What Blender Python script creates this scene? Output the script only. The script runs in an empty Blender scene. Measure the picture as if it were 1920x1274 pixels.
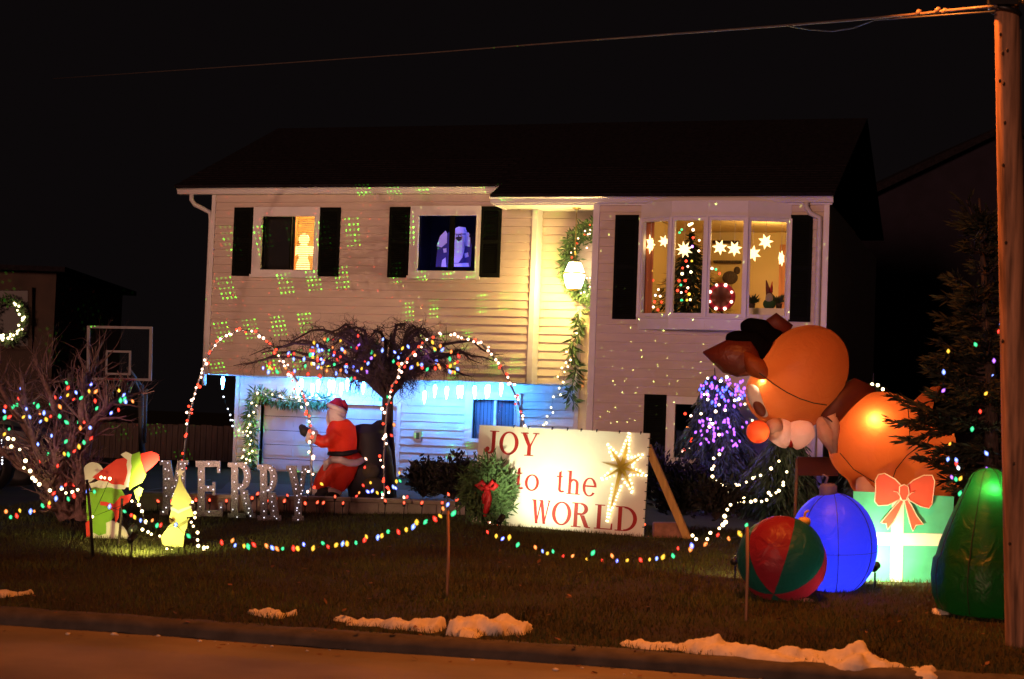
import bpy, math, random
from mathutils import Vector, Matrix, noise as mnoise
random.seed(11)
R = math.radians
sc = bpy.context.scene
C = sc.collection

# ------------------------------------------------------------------ camera
FPX = 3200.0                       # focal length in pixels of a 1920 wide frame
YAW, PITCH, ROLL = R(17.0), R(2.74), R(2.1)
CAM = Vector((0, 0, 1.65))
FW = Vector((-math.sin(YAW)*math.cos(PITCH), math.cos(YAW)*math.cos(PITCH), math.sin(PITCH)))
_h = Vector((math.cos(YAW), math.sin(YAW), 0))
_u = _h.cross(FW)
RT = _h*math.cos(ROLL) + _u*math.sin(ROLL)
UP = _u*math.cos(ROLL) - _h*math.sin(ROLL)
cd = bpy.data.cameras.new('camera')
cam = bpy.data.objects.new('camera', cd); C.objects.link(cam)
cam.matrix_world = Matrix(((RT.x, UP.x, -FW.x, CAM.x), (RT.y, UP.y, -FW.y, CAM.y), (RT.z, UP.z, -FW.z, CAM.z), (0, 0, 0, 1)))
cd.lens = 36.0*FPX/1920; cd.sensor_width = 36; cd.sensor_fit = 'HORIZONTAL'
cd.clip_start = 0.1; cd.clip_end = 2000
cd.dof.use_dof = True; cd.dof.focus_distance = 23.0; cd.dof.aperture_fstop = 3.5
sc.camera = cam

def ray(px, py): return FW + RT*((px-960)/FPX) + UP*((637-py)/FPX)
def U(px, py, D): return CAM + ray(px, py)*D              # the point at distance D along the view axis
def PY(px, py, Y):
    d = ray(px, py); return CAM + d*((Y-CAM.y)/d.y)

# ------------------------------------------------------------------ world, night
w = bpy.data.worlds.new('World'); sc.world = w; w.use_nodes = True
bg = w.node_tree.nodes['Background']
bg.inputs[0].default_value = (1.0, 0.74, 0.80, 1); bg.inputs[1].default_value = 0.0033
sc.view_settings.view_transform = 'Standard'; sc.view_settings.look = 'None'
sc.view_settings.exposure = 0; sc.view_settings.gamma = 1; sc.view_settings.use_curve_mapping = False
sc.cycles.sample_clamp_indirect = 3.0
sc.cycles.max_bounces = 6; sc.cycles.transparent_max_bounces = 12
sc.cycles.use_light_tree = True
sc.cycles.use_denoising = True
sc.cycles.caustics_reflective = False; sc.cycles.caustics_refractive = False

def lamp(kind, name, loc, col, energy, size=0.05, target=None, angle=None, blend=0.5):
    l = bpy.data.lights.new(name, kind); l.color = col; l.energy = energy
    if kind in ('POINT', 'SPOT'): l.shadow_soft_size = size
    if kind == 'SPOT': l.spot_size = angle; l.spot_blend = blend
    o = bpy.data.objects.new(name, l); o.location = loc; C.objects.link(o)
    if target is not None: o.rotation_euler = (Vector(target)-Vector(loc)).to_track_quat('-Z', 'Y').to_euler()
    return o

# ground: lawn rising gently behind the kerb
_a, _b = U(0, 1145, 1), U(1320, 1235, 1)
def _z0(p): d = p-CAM; return CAM + d*(-CAM.z/d.z)
K0, K1 = _z0(_a), _z0(_b)
KD = (K1-K0).normalized(); KN = Vector((-KD.y, KD.x, 0))
def kd(x, y): return (Vector((x, y, 0))-K0).dot(KN)
def gz(x, y):
    d = kd(x, y)
    if d < 0: return 0.0
    if d > 15: return 0.63 + min((d-15)*0.01, .2)
    return 0.042*d
def GR(px, py):
    d = ray(px, py); t0, t1 = 1.0, 80.0
    for _ in range(50):
        t = (t0+t1)/2; p = CAM+d*t
        if p.z > gz(p.x, p.y): t0 = t
        else: t1 = t
    return CAM+d*t0
def dep(p): return (p-CAM).dot(FW)
def GD(px, D):                                              # ground point under column px at depth D
    p = U(px, 900, D); return Vector((p.x, p.y, gz(p.x, p.y)))

# low warm sun lamp added from behind the camera to fill the house front
sl = bpy.data.lights.new('sun', 'SUN'); sl.energy = 1.0; sl.angle = R(9); sl.color = (1.0, 0.47, 0.33)
so = bpy.data.objects.new('sun', sl); C.objects.link(so)
so.rotation_euler = Vector((0.13, 0.97, -0.10)).to_track_quat('-Z', 'Y').to_euler()
# sodium street lamp over the road, out of the frame
STL = CAM + _h*2.2 + Vector((FW.x, FW.y, 0))*14.0 + Vector((0, 0, 5.2))
lamp('SPOT', 'street_lamp_light', STL, (1.0, 0.235, 0.03), 2500, 0.15, STL-Vector((FW.x, FW.y, 0))*.35+Vector((0, 0, -1)), R(150), 0.7)

# ------------------------------------------------------------------ materials
MATS = {}
def _new(name):
    m = bpy.data.materials.new(name); m.use_nodes = True; MATS[name] = m
    return m, m.node_tree, m.node_tree.nodes['Principled BSDF']
def mat(name, col, rough=0.6, var=0.15, scale=6.0, bump=0.0, metal=0.0, spec=0.4, col2=None, stretch=None, detail=4):
    m, t, b = _new(name)
    b.inputs['Roughness'].default_value = rough; b.inputs['Metallic'].default_value = metal
    b.inputs['Specular IOR Level'].default_value = spec
    tc = t.nodes.new('ShaderNodeTexCoord'); mp = t.nodes.new('ShaderNodeMapping')
    if stretch: mp.inputs['Scale'].default_value = stretch
    n = t.nodes.new('ShaderNodeTexNoise'); n.inputs['Scale'].default_value = scale; n.inputs['Detail'].default_value = detail
    t.links.new(tc.outputs['Object'], mp.inputs[0]); t.links.new(mp.outputs[0], n.inputs['Vector'])
    r = t.nodes.new('ShaderNodeValToRGB')
    c2 = col2 or tuple(c*(1-2*var) for c in col)
    c1 = col if col2 else tuple(min(1, c*(1+var)) for c in col)
    r.color_ramp.elements[0].position = 0.3; r.color_ramp.elements[1].position = 0.7
    r.color_ramp.elements[0].color = (*c2, 1); r.color_ramp.elements[1].color = (*c1, 1)
    t.links.new(n.outputs[0], r.inputs[0]); t.links.new(r.outputs[0], b.inputs['Base Color'])
    if bump:
        bp = t.nodes.new('ShaderNodeBump'); bp.inputs['Strength'].default_value = bump; bp.inputs['Distance'].default_value = 0.02
        t.links.new(n.outputs[0], bp.inputs['Height']); t.links.new(bp.outputs[0], b.inputs['Normal'])
    return m
def emis(name, col, s, base=None):
    m, t, b = _new(name)
    b.inputs['Base Color'].default_value = (*(base or col), 1)
    b.inputs['Emission Color'].default_value = (*col, 1); b.inputs['Emission Strength'].default_value = s
    b.inputs['Roughness'].default_value = 0.3
    return m
def fabric(name, col, tr=0.5, var=0.06):
    """thin nylon of a blow-up figure: part of the light inside comes through"""
    m, t, b = _new(name)
    o = t.nodes['Material Output']
    n = t.nodes.new('ShaderNodeTexNoise'); n.inputs['Scale'].default_value = 5; n.inputs['Detail'].default_value = 3
    tc = t.nodes.new('ShaderNodeTexCoord'); t.links.new(tc.outputs['Object'], n.inputs['Vector'])
    r = t.nodes.new('ShaderNodeValToRGB')
    r.color_ramp.elements[0].color = (*[c*(1-var) for c in col], 1); r.color_ramp.elements[1].color = (*[min(1, c*(1+var)) for c in col], 1)
    t.links.new(n.outputs[0], r.inputs[0]); t.links.new(r.outputs[0], b.inputs['Base Color'])
    b.inputs['Roughness'].default_value = 0.45
    w_ = t.nodes.new('ShaderNodeTexNoise'); w_.inputs['Scale'].default_value = 7; w_.inputs['Detail'].default_value = 3; w_.inputs['Distortion'].default_value = 1.2
    t.links.new(tc.outputs['Object'], w_.inputs['Vector'])
    bp = t.nodes.new('ShaderNodeBump'); bp.inputs['Strength'].default_value = 0.5; bp.inputs['Distance'].default_value = 0.05
    t.links.new(w_.outputs[0], bp.inputs['Height']); t.links.new(bp.outputs[0], b.inputs['Normal'])
    tl = t.nodes.new('ShaderNodeBsdfTranslucent'); t.links.new(r.outputs[0], tl.inputs[0])
    mx = t.nodes.new('ShaderNodeMixShader'); mx.inputs[0].default_value = tr
    t.links.new(b.outputs[0], mx.inputs[1]); t.links.new(tl.outputs[0], mx.inputs[2]); t.links.new(mx.outputs[0], o.inputs[0])
    return m
def glass(name, tint=(1, 1, 1), refl=0.06):
    m, t, b = _new(name); o = t.nodes['Material Output']
    tr = t.nodes.new('ShaderNodeBsdfTransparent'); tr.inputs[0].default_value = (*tint, 1)
    gl = t.nodes.new('ShaderNodeBsdfGlossy'); gl.inputs['Roughness'].default_value = 0.02
    mx = t.nodes.new('ShaderNodeMixShader'); mx.inputs[0].default_value = refl
    t.links.new(tr.outputs[0], mx.inputs[1]); t.links.new(gl.outputs[0], mx.inputs[2]); t.links.new(mx.outputs[0], o.inputs[0])
    return m

M_siding = mat('cream_siding', (0.64, 0.53, 0.43), 0.55, 0.05, 2.5, 0.05, stretch=(1, 1, 6))
M_pale = mat('pale_siding', (0.66, 0.64, 0.58), 0.55, 0.05, 2.5, 0.05, stretch=(1, 1, 6))
M_white = mat('white_trim', (0.74, 0.70, 0.66), 0.45, 0.04, 4)
M_gutter = mat('white_gutter', (0.72, 0.68, 0.65), 0.4, 0.06, 3, stretch=(.4, 1, 3))
M_shutter = mat('dark_green_shutter', (0.005, 0.006, 0.004), 0.85, 0.1, 8, spec=0.08)
M_roof = mat('roof_shingle', (0.014, 0.011, 0.013), 0.95, 0.25, 14, 0.4, spec=0.1)
M_found = mat('foundation', (0.22, 0.17, 0.13), 0.9, 0.2, 9, 0.3)
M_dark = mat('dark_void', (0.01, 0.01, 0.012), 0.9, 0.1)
M_black = mat('black_metal', (0.012, 0.012, 0.012), 0.4, 0.1)
M_blackcloth = mat('black_fabric', (0.02, 0.02, 0.022), 0.7, 0.1)
M_room = mat('room_paint', (0.62, 0.46, 0.22), 0.8, 0.04, 1.5)
M_orangewood = mat('orange_wood', (0.50, 0.17, 0.04), 0.5, 0.2, 3, stretch=(6, 6, .6))
M_curtain = mat('orange_curtain', (0.60, 0.22, 0.07), 0.8, 0.15, 4, stretch=(8, 8, .3))
M_blind = mat('blind_slat', (0.70, 0.60, 0.42), 0.6, 0.05)
M_bluecurt = mat('blue_grey_curtain', (0.16, 0.20, 0.28), 0.8, 0.15, 4, stretch=(9, 9, .3))
M_glass = glass('window_glass')
M_brown = mat('bark', (0.060, 0.038, 0.03), 0.9, 0.3, 20, 0.6, stretch=(3, 3, .7))
M_twig = mat('twig', (0.26, 0.15, 0.13), 0.9, 0.25, 20)
M_needle = mat('dark_needles', (0.035, 0.06, 0.028), 0.8, 0.35, 5)
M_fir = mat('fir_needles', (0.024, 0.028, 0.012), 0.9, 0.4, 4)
M_weep = mat('weeping_needles', (0.085, 0.13, 0.085), 0.8, 0.35, 6)
M_garland = mat('garland_needles', (0.070, 0.135, 0.045), 0.75, 0.3, 9)
M_hedge = mat('hedge_leaves', (0.024, 0.022, 0.015), 0.8, 0.3, 8)
M_grassblade = mat('grass_blade', (0.075, 0.095, 0.022), 0.7, 0.0, 1.1, col2=(0.05, 0.034, 0.014), spec=0.2)
M_lawn = mat('lawn_soil', (0.035, 0.034, 0.012), 0.95, 0.0, 1.6, 0.5, col2=(0.028, 0.018, 0.010), spec=0.1, detail=8)
M_asphalt = mat('asphalt', (0.20, 0.17, 0.15), 0.85, 0.2, .9, 0.2, detail=9, spec=0.3)
M_kerb = mat('kerb_stone', (0.07, 0.058, 0.048), 0.9, 0.2, 6, 0.4)
M_drive = mat('driveway_asphalt', (0.05, 0.05, 0.05), 0.8, 0.15, 2)
M_soil = mat('bed_mulch', (0.035, 0.024, 0.017), 0.95, 0.3, 14, 0.8)
M_stone = mat('cap_stone', (0.30, 0.25, 0.20), 0.85, 0.15, 5, 0.4)
M_block = mat('wall_block', (0.30, 0.25, 0.22), 0.9, 0.12, 7, 0.4)
M_snow = mat('old_snow', (0.58, 0.54, 0.49), 0.8, 0.08, 9, 0.5)
M_pole = mat('pole_wood', (0.34, 0.175, 0.095), 0.85, 0.4, 3.0, 0.5, stretch=(6, 6, .35), detail=8)
M_knot = mat('knot_wood', (0.05, 0.03, 0.02), 0.9, 0.1)
M_wire = mat('wire', (0.20, 0.15, 0.12), 0.5, 0.1)
M_cable = mat('green_cable', (0.008, 0.014, 0.008), 0.6, 0.1)
M_hoopframe = mat('hoop_frame_paint', (0.26, 0.24, 0.24), 0.5, 0.1)
M_steel = mat('grey_steel', (0.30, 0.29, 0.28), 0.4, 0.1, metal=0.6)
M_postgrey = mat('post_grey', (0.06, 0.06, 0.06), 0.5, 0.1)
M_clear = glass('clear_board', (0.93, 0.95, 0.95), 0.03)
M_board = mat('painted_board', (0.80, 0.78, 0.70), 0.55, 0.03, 3)
M_red = mat('red_paint', (0.36, 0.012, 0.010), 0.6, 0.06)
M_brace = mat('yellow_lumber', (0.50, 0.27, 0.07), 0.7, 0.15, 4, stretch=(5, 5, .6))
M_gold = mat('gold_star', (0.55, 0.42, 0.08), 0.4, 0.08, metal=0.3)
M_cutred = mat('cutout_red', (0.72, 0.035, 0.015), 0.5, 0.05)
M_cutgreen = mat('cutout_green', (0.22, 0.50, 0.02), 0.5, 0.08)
M_cutwhite = mat('cutout_white', (0.80, 0.76, 0.66), 0.55, 0.05)
M_cutlime = mat('cutout_lime', (0.66, 0.66, 0.22), 0.55, 0.06)
M_cutlime2 = mat('cutout_lime_dark', (0.30, 0.30, 0.06), 0.55, 0.06)
M_giftgreen = mat('gift_green', (0.10, 0.52, 0.27), 0.5, 0.15, 3)
M_cream = mat('cream_ribbon', (0.82, 0.74, 0.52), 0.5, 0.04)
M_bow = mat('bow_red', (0.70, 0.10, 0.05), 0.5, 0.06)
M_bowline = mat('bow_outline', (0.80, 0.62, 0.42), 0.5, 0.04)
M_glitter = mat('glitter_mesh', (0.13, 0.118, 0.125), 0.45, 0.5, 90, 0.2, metal=0.35)
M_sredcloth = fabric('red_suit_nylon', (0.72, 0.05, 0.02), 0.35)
M_swhite = fabric('white_trim_nylon', (0.84, 0.76, 0.74), 0.25)
M_skin = mat('figure_face', (0.6, 0.36, 0.27), 0.6, 0.05)
M_hatred = mat('hat_red', (0.42, 0.02, 0.06), 0.7, 0.1)
M_orange = fabric('brown_nylon', (0.42, 0.105, 0.026), 0.55)
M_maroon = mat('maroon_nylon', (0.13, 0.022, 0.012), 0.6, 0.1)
M_earfab = fabric('ear_nylon', (0.16, 0.03, 0.016), 0.2)
M_scarf = mat('dark_brown_nylon', (0.10, 0.022, 0.010), 0.6, 0.1)
M_antler = mat('antler_black', (0.003, 0.002, 0.002), 0.9, 0.1, spec=0.04)
M_nose = fabric('nose_nylon', (0.80, 0.10, 0.03), 0.5)
M_cheek = fabric('pale_pink_nylon', (0.76, 0.50, 0.42), 0.35)
M_eyewhite = mat('eye_white', (0.52, 0.46, 0.46), 0.6, 0.05)
M_blue = fabric('blue_nylon', (0.035, 0.05, 0.85), 0.5)
M_bluecap = fabric('blue_cap_nylon', (0.13, 0.12, 0.38), 0.3)
M_gred = fabric('red_gore_nylon', (0.26, 0.012, 0.02), 0.45)
M_ggreen = fabric('green_gore_nylon', (0.006, 0.085, 0.055), 0.45)
M_treegreen = fabric('tree_green_nylon', (0.006, 0.085, 0.012), 0.5)
M_seam = mat('seam_thread', (0.02, 0.012, 0.01), 0.8, 0.1)
M_car = mat('dark_car_paint', (0.010, 0.012, 0.03), 0.3, 0.05, spec=0.4)
M_carglass = mat('car_glass', (0.006, 0.006, 0.008), 0.3, 0.05, spec=0.3)
M_fence = mat('fence_board', (0.075, 0.05, 0.034), 0.9, 0.2, 4, stretch=(6, 6, .6))
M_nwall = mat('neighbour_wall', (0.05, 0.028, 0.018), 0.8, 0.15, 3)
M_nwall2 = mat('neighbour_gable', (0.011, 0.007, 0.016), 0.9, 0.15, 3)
M_garage = mat('garage_door_paint', (0.50, 0.50, 0.54), 0.5, 0.04, 3)
M_door = mat('door_paint', (0.66, 0.55, 0.34), 0.5, 0.05)
M_brass = mat('brass', (0.35, 0.24, 0.08), 0.3, 0.1, metal=0.8)
M_leaf = mat('dead_leaf', (0.16, 0.07, 0.03), 0.8, 0.4, 3)
M_navy = mat('navy_print', (0.05, 0.045, 0.16), 0.7, 0.1)
M_figwhite = mat('figure_white', (0.75, 0.75, 0.78), 0.7, 0.05)
M_ribbonred = mat('ribbon_red', (0.50, 0.012, 0.018), 0.6, 0.15)
M_gnomegrey = mat('gnome_grey', (0.35, 0.3, 0.26), 0.8, 0.1)
M_green = mat('dark_green_cloth', (0.02, 0.07, 0.03), 0.8, 0.1)
M_olive = mat('olive_cloth', (0.075, 0.070, 0.035), 0.8, 0.1)

LC = {'r': ('red', (1.0, 0.05, 0.02), 3.2), 'g': ('green', (0.05, 0.85, 0.32), 1.7), 'b': ('blue', (0.22, 0.32, 1.0), 4.5),
      'B': ('bright_blue', (0.16, 0.20, 1.0), 9.0), 'y': ('yellow', (1.0, 0.58, 0.05), 2.2), 'o': ('orange', (1.0, 0.30, 0.05), 2.4),
      'w': ('white', (0.85, 0.9, 1.0), 4.0), 'W': ('warm_white', (1.0, 0.78, 0.40), 5.5), 'p': ('purple', (0.55, 0.18, 1.0), 6.0),
      'P': ('pink_white', (1.0, 0.60, 0.42), 5.5), 'R': ('flame_red', (1.0, 0.10, 0.03), 4.0), 's': ('silver', (0.82, 0.82, 1.0), 2.0)}
LC['q'] = ('strong_purple', (0.50, 0.14, 1.0), 5.0); LC['Q'] = ('strong_blue', (0.12, 0.16, 1.0), 6.0)
CORE = {}; SHELL = {}
def shell(name, c, s):
    m, t, b = _new(name); o = t.nodes['Material Output']; e = t.nodes.new('ShaderNodeEmission'); e.inputs[0].default_value = (*c, 1); e.inputs[1].default_value = s
    tr = t.nodes.new('ShaderNodeBsdfTransparent'); tr.inputs[0].default_value = (*[.35+.65*v for v in c], 1)
    mx = t.nodes.new('ShaderNodeMixShader'); mx.inputs[0].default_value = .6
    t.links.new(tr.outputs[0], mx.inputs[1]); t.links.new(e.outputs[0], mx.inputs[2]); t.links.new(mx.outputs[0], o.inputs[0]); return m
for k, (n_, c_, s_) in LC.items():
    mx_ = max(c_); CORE[k] = emis(n_+'_core', tuple(.78*v+.22 for v in c_) if k in 'bBgwWPspo' else tuple(.9*v+.1 for v in c_), s_*(1.0 if k in 'qQp' else 2.2))
    SHELL[k] = shell(n_+'_glass', c_, {'b': 1.8, 'B': 2.6, 'q': 2.2, 'Q': 2.6}.get(k, 1.25))
    LC[k] = emis(n_+'_bulb', c_, s_)

# ------------------------------------------------------------------ mesh helper
X3, Y3, Z3 = Vector((1, 0, 0)), Vector((0, 1, 0)), Vector((0, 0, 1))
CAX = (RT, FW, UP)
def wl(o):
    p = Vector((0, 0, 0))
    while o is not None: p += o.location; o = o.parent
    return p
class MB:
    def __init__(s): s.v = []; s.f = []; s.m = []; s.s = []
    def add(s, vs, fs, m=0, sm=False):
        n = len(s.v); s.v.extend(Vector(v) for v in vs)
        for f in fs: s.f.append([i+n for i in f]); s.m.append(m); s.s.append(sm)
        return s
    def box(s, x0, x1, y0, y1, z0, z1, m=0):
        return s.add([(x0, y0, z0), (x1, y0, z0), (x1, y1, z0), (x0, y1, z0), (x0, y0, z1), (x1, y0, z1), (x1, y1, z1), (x0, y1, z1)],
                     [(0, 3, 2, 1), (4, 5, 6, 7), (0, 1, 5, 4), (1, 2, 6, 5), (2, 3, 7, 6), (3, 0, 4, 7)], m)
    def obox(s, c, ax, hf, m=0):
        c = Vector(c); a, b, d = [Vector(ax[i])*hf[i] for i in range(3)]
        vs = [c+a*i+b*j+d*k for k in (-1, 1) for j in (-1, 1) for i in (-1, 1)]
        return s.add(vs, [(0, 2, 3, 1), (4, 5, 7, 6), (0, 1, 5, 4), (1, 3, 7, 5), (3, 2, 6, 7), (2, 0, 4, 6)], m)
    def tube(s, pts, rad, n=6, m=0, sm=True, cap=True):
        pts = [Vector(p) for p in pts]
        if not hasattr(rad, '__len__'): rad = [rad]*len(pts)
        t0 = (pts[1]-pts[0]).normalized()
        a = t0.orthogonal().normalized(); vs = []
        for i, p in enumerate(pts):
            if i == 0: t = pts[1]-pts[0]
            elif i == len(pts)-1: t = pts[i]-pts[i-1]
            else: t = pts[i+1]-pts[i-1]
            if t.length < 1e-9: t = t0.copy()
            t.normalize(); a = a-t*a.dot(t)
            if a.length < 1e-6: a = t.orthogonal()
            a.normalize(); b = t.cross(a)
            for k in range(n):
                q = 2*math.pi*k/n; vs.append(p+(a*math.cos(q)+b*math.sin(q))*rad[i])
        fs = []
        for i in range(len(pts)-1):
            for k in range(n):
                k2 = (k+1) % n; fs.append((i*n+k, i*n+k2, (i+1)*n+k2, (i+1)*n+k))
        if cap and n > 2:
            fs.append(tuple(reversed(range(n)))); fs.append(tuple((len(pts)-1)*n+k for k in range(n)))
        return s.add(vs, fs, m, sm)
    def ell(s, c, rad, ax=(X3, Y3, Z3), nu=20, nv=12, m=0, fn=None):
        c = Vector(c)
        if not hasattr(rad, '__len__'): rad = (rad,)*3
        vs = [c-Vector(ax[2])*rad[2]]
        for j in range(1, nv):
            ph = -math.pi/2+math.pi*j/nv
            for i in range(nu):
                th = 2*math.pi*i/nu; k = fn(th, ph) if fn else 1.0
                vs.append(c+(Vector(ax[0])*(rad[0]*math.cos(ph)*math.cos(th))+Vector(ax[1])*(rad[1]*math.cos(ph)*math.sin(th)))*k+Vector(ax[2])*(rad[2]*math.sin(ph)))
        vs.append(c+Vector(ax[2])*rad[2]); fs = []; T = len(vs)-1
        for i in range(nu):
            i2 = (i+1) % nu; fs.append((0, 1+i2, 1+i)); fs.append((T, 1+(nv-2)*nu+i, 1+(nv-2)*nu+i2))
            for j in range(nv-2): fs.append((1+j*nu+i, 1+j*nu+i2, 1+(j+1)*nu+i2, 1+(j+1)*nu+i))
        return s.add(vs, fs, m, True)
    def prism(s, pts, d, m=0):
        pts = [Vector(p) for p in pts]; d = Vector(d); n = len(pts)
        fs = [tuple(range(n)), tuple(reversed(range(n, 2*n)))]+[(i, n+i, n+(i+1) % n, (i+1) % n) for i in range(n)]
        return s.add(pts+[p+d for p in pts], fs, m)
    def lathe(s, c, prof, n=14, ax=(X3, Y3, Z3), m=0, sm=True):
        c = Vector(c); vs = []; fs = []
        for (r_, z_) in prof:
            for k in range(n):
                q = 2*math.pi*k/n; vs.append(c+(Vector(ax[0])*math.cos(q)+Vector(ax[1])*math.sin(q))*r_+Vector(ax[2])*z_)
        for j in range(len(prof)-1):
            for k in range(n): fs.append((j*n+k, j*n+(k+1) % n, (j+1)*n+(k+1) % n, (j+1)*n+k))
        fs.append(tuple(reversed(range(n)))); fs.append(tuple((len(prof)-1)*n+k for k in range(n)))
        return s.add(vs, fs, m, sm)
    def leaf(s, p, d, n_, L, W, m=0):
        d = Vector(d).normalized(); b = d.cross(Vector(n_))
        if b.length < 1e-4: b = d.orthogonal()
        b.normalize(); p = Vector(p)
        return s.add([p, p+d*L*.5+b*W*.5, p+d*L, p+d*L*.5-b*W*.5], [(0, 1, 2, 3)], m)
    def build(s, name, mats, parent=None, label=None, cat=None, group=None, kind=None, base=None):
        if not isinstance(mats, (list, tuple)): mats = [mats]
        me = bpy.data.meshes.new(name)
        off = wl(parent) if parent else (Vector(base) if base is not None else Vector((0, 0, 0)))
        me.from_pydata([v-off for v in s.v], [], s.f)
        for m in mats: me.materials.append(m)
        me.polygons.foreach_set('material_index', s.m); me.polygons.foreach_set('use_smooth', s.s)
        me.update()
        o = bpy.data.objects.new(name, me); C.objects.link(o)
        if parent: o.parent = parent
        elif base is not None: o.location = base
        return tag(o, label, cat, group, kind)
def tag(o, label=None, cat=None, group=None, kind=None):
    if label: o['label'] = label
    if cat: o['category'] = cat
    if group: o['group'] = group
    if kind: o['kind'] = kind
    return o
def thing(name, label, cat, loc, group=None):
    o = bpy.data.objects.new(name, None); o.location = loc; o.empty_display_size = .1; C.objects.link(o)
    return tag(o, label, cat, group)
def melt(o, vox, smooth=6):
    """one continuous skin over overlapping volumes"""
    r_ = o.modifiers.new('remesh', 'REMESH'); r_.mode = 'VOXEL'; r_.voxel_size = vox; r_.use_smooth_shade = True
    s_ = o.modifiers.new('smooth', 'SMOOTH'); s_.factor = 0.5; s_.iterations = smooth
    return o
def jit(a): return Vector((random.uniform(-a, a), random.uniform(-a, a), random.uniform(-a, a)))
def lerp(a, b, t): return a+(b-a)*t

_bm = {}
def bulb(parent, loc, key, size=0.03, shape='c9', name='bulb', d=None):
    """one lamp of a light string; alike lamps share mesh data"""
    k = (key, round(size, 4), shape)
    if k not in _bm:
        b = MB()
        if shape == 'c9':
            b.lathe((0, 0, 0), [(.2*size, -size*1.35), (.75*size, -size*.7), (size*.95, 0), (size*.6, size*.9), (size*.1, size*1.5)], 8)
            b.ell((0, 0, 0), (size*.5, size*.5, size*.85), nu=6, nv=5, m=1)
        else: b.ell((0, 0, 0), size, nu=8, nv=6)
        me = bpy.data.meshes.new(name); me.from_pydata(b.v, [], b.f)
        for mm in ((SHELL[key], CORE[key]) if shape == 'c9' else (LC[key],)): me.materials.append(mm)
        me.polygons.foreach_set('material_index', b.m)
        me.polygons.foreach_set('use_smooth', [True]*len(b.f)); _bm[k] = me
    o = bpy.data.objects.new(name, _bm[k]); C.objects.link(o)
    o.parent = parent; o.location = Vector(loc)-wl(parent); k_ = random.uniform(.78, 1.18); o.scale = (k_, k_, k_)
    if shape == 'c9': o.rotation_euler = (random.uniform(-.7, .7)+(math.pi if random.random() < .4 else 0), random.uniform(-.7, .7), 0)
    return o
def string_lights(label, cat, group, pts, size, shape='c9', cable=True, sag=0.0, rad=.004, wire=None, name='light_string'):
    """pts: [(Vector, key)]; cable runs from lamp to lamp"""
    t = thing(name, label, cat, pts[0][0], group)
    if cable:
        path = [p for p, _ in pts]; run = [path[0]]
        for i in range(1, len(path)+1):
            if i < len(path) and (path[i]-path[i-1]).length < 0.6:
                run += [(path[i]+path[i-1])/2-Vector((0, 0, sag*random.uniform(.3, 1.6)))+jit(.006), path[i]]; continue
            if len(run) > 1: b = MB(); b.tube(run, rad, 4); b.build('cable', wire or M_cable, t)
            if i < len(path): run = [path[i]]
    for p, k in pts:
        if random.random() > .04: bulb(t, p, k, size, shape)
    return t

# ================================================================== setting
def sheet(name, ds, ts, zf, m, kind='structure', lab=None):
    """sheet laid out along (t) and across (d) the kerb line"""
    b = MB(); vs = []; n = len(ts)
    for d in ds:
        for t in ts:
            p = K0+KD*t+KN*d; vs.append((p.x, p.y, zf(p.x, p.y, d)))
    fs = [(j*n+i, j*n+i+1, (j+1)*n+i+1, (j+1)*n+i) for j in range(len(ds)-1) for i in range(n-1)]
    return b.add(vs, fs, 0, True).build(name, m, kind=kind, label=lab)
def frange(a, b, st):
    o = []; x = a
    while x < b-1e-6: o.append(x); x += st
    return o+[b]
sheet('lawn', [0, .3]+frange(.6, 16, .5)+[20, 30, 60, 150, 500], [-400, -100, -40]+frange(-15, 30, .75)+[60, 150, 400],
      lambda x, y, d: gz(x, y)+(0.012*math.sin(x*3.1+y)*math.sin(y*2.3) if .4 < d < 15 else 0), M_lawn)
sheet('road', [-60, -20, -8, -4, -2, -1, 0.02], [-400, -60]+frange(-20, 30, 2)+[80, 400], lambda x, y, d: -0.10-0.004*abs(d), M_asphalt)
# rough kerb: broken stone edge between turf and road
b = MB(); vs = []; ts = frange(-22, 30, .16); prof = [(-.10, -.10), (-.10, -.05), (-.085, -.012), (-.02, .012), (.08, .02), (.2, .004)]
for t in ts:
    j = .03*math.sin(t*1.7)+.03*mnoise.noise(Vector((t*2.3, 0, 0)))+random.uniform(-.012, .012)
    for (d, z) in prof:
        p = K0+KD*t+KN*(d+j*(1 if d < .1 else .3)); vs.append((p.x, p.y, z+random.uniform(-.008, .008)))
n = len(prof)
b.add(vs, [(i*n+k, (i+1)*n+k, (i+1)*n+k+1, i*n+k+1) for i in range(len(ts)-1) for k in range(n-1)], 0, True)
b.build('curb', M_kerb, kind='structure')
# driveway left of the house
b = MB(); pts = []
for (px, D) in [(-700, 21.5), (60, 21.5), (395, 27), (395, 46), (-700, 46)]: pts.append(GD(px, D)+Vector((0, 0, .004)))
b.add(pts, [tuple(range(5))]).build('driveway', M_drive, kind='structure')

# grass blades (stuff)
b = MB(); rnd = random.random
vs, fs = [], []
def blade(p, hgt, wd):
    a = rnd()*6.283; dx, dy = math.cos(a)*wd, math.sin(a)*wd; n = len(vs)
    tx, ty = (rnd()-.5)*hgt*1.2, (rnd()-.5)*hgt*1.2
    vs.extend([(p.x-dx, p.y-dy, p.z), (p.x+dx, p.y+dy, p.z), (p.x+tx, p.y+ty, p.z+hgt)]); fs.append((n, n+1, n+2))
for _ in range(150000):
    t = random.uniform(-8.5, 8.5); d = random.uniform(.05, 9.2)
    q = K0+KD*(t+4.2)+KN*d
    cx = (q-CAM).dot(RT); dd = (q-CAM).dot(FW)
    if abs(cx) > dd*.33: continue
    z = gz(q.x, q.y); cl = .6+.5*math.sin(q.x*2.1)*math.sin(q.y*1.7+1)
    blade(Vector((q.x, q.y, z-.004)), random.uniform(.025, .06)*(0.75+cl*.5), .005)
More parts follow.
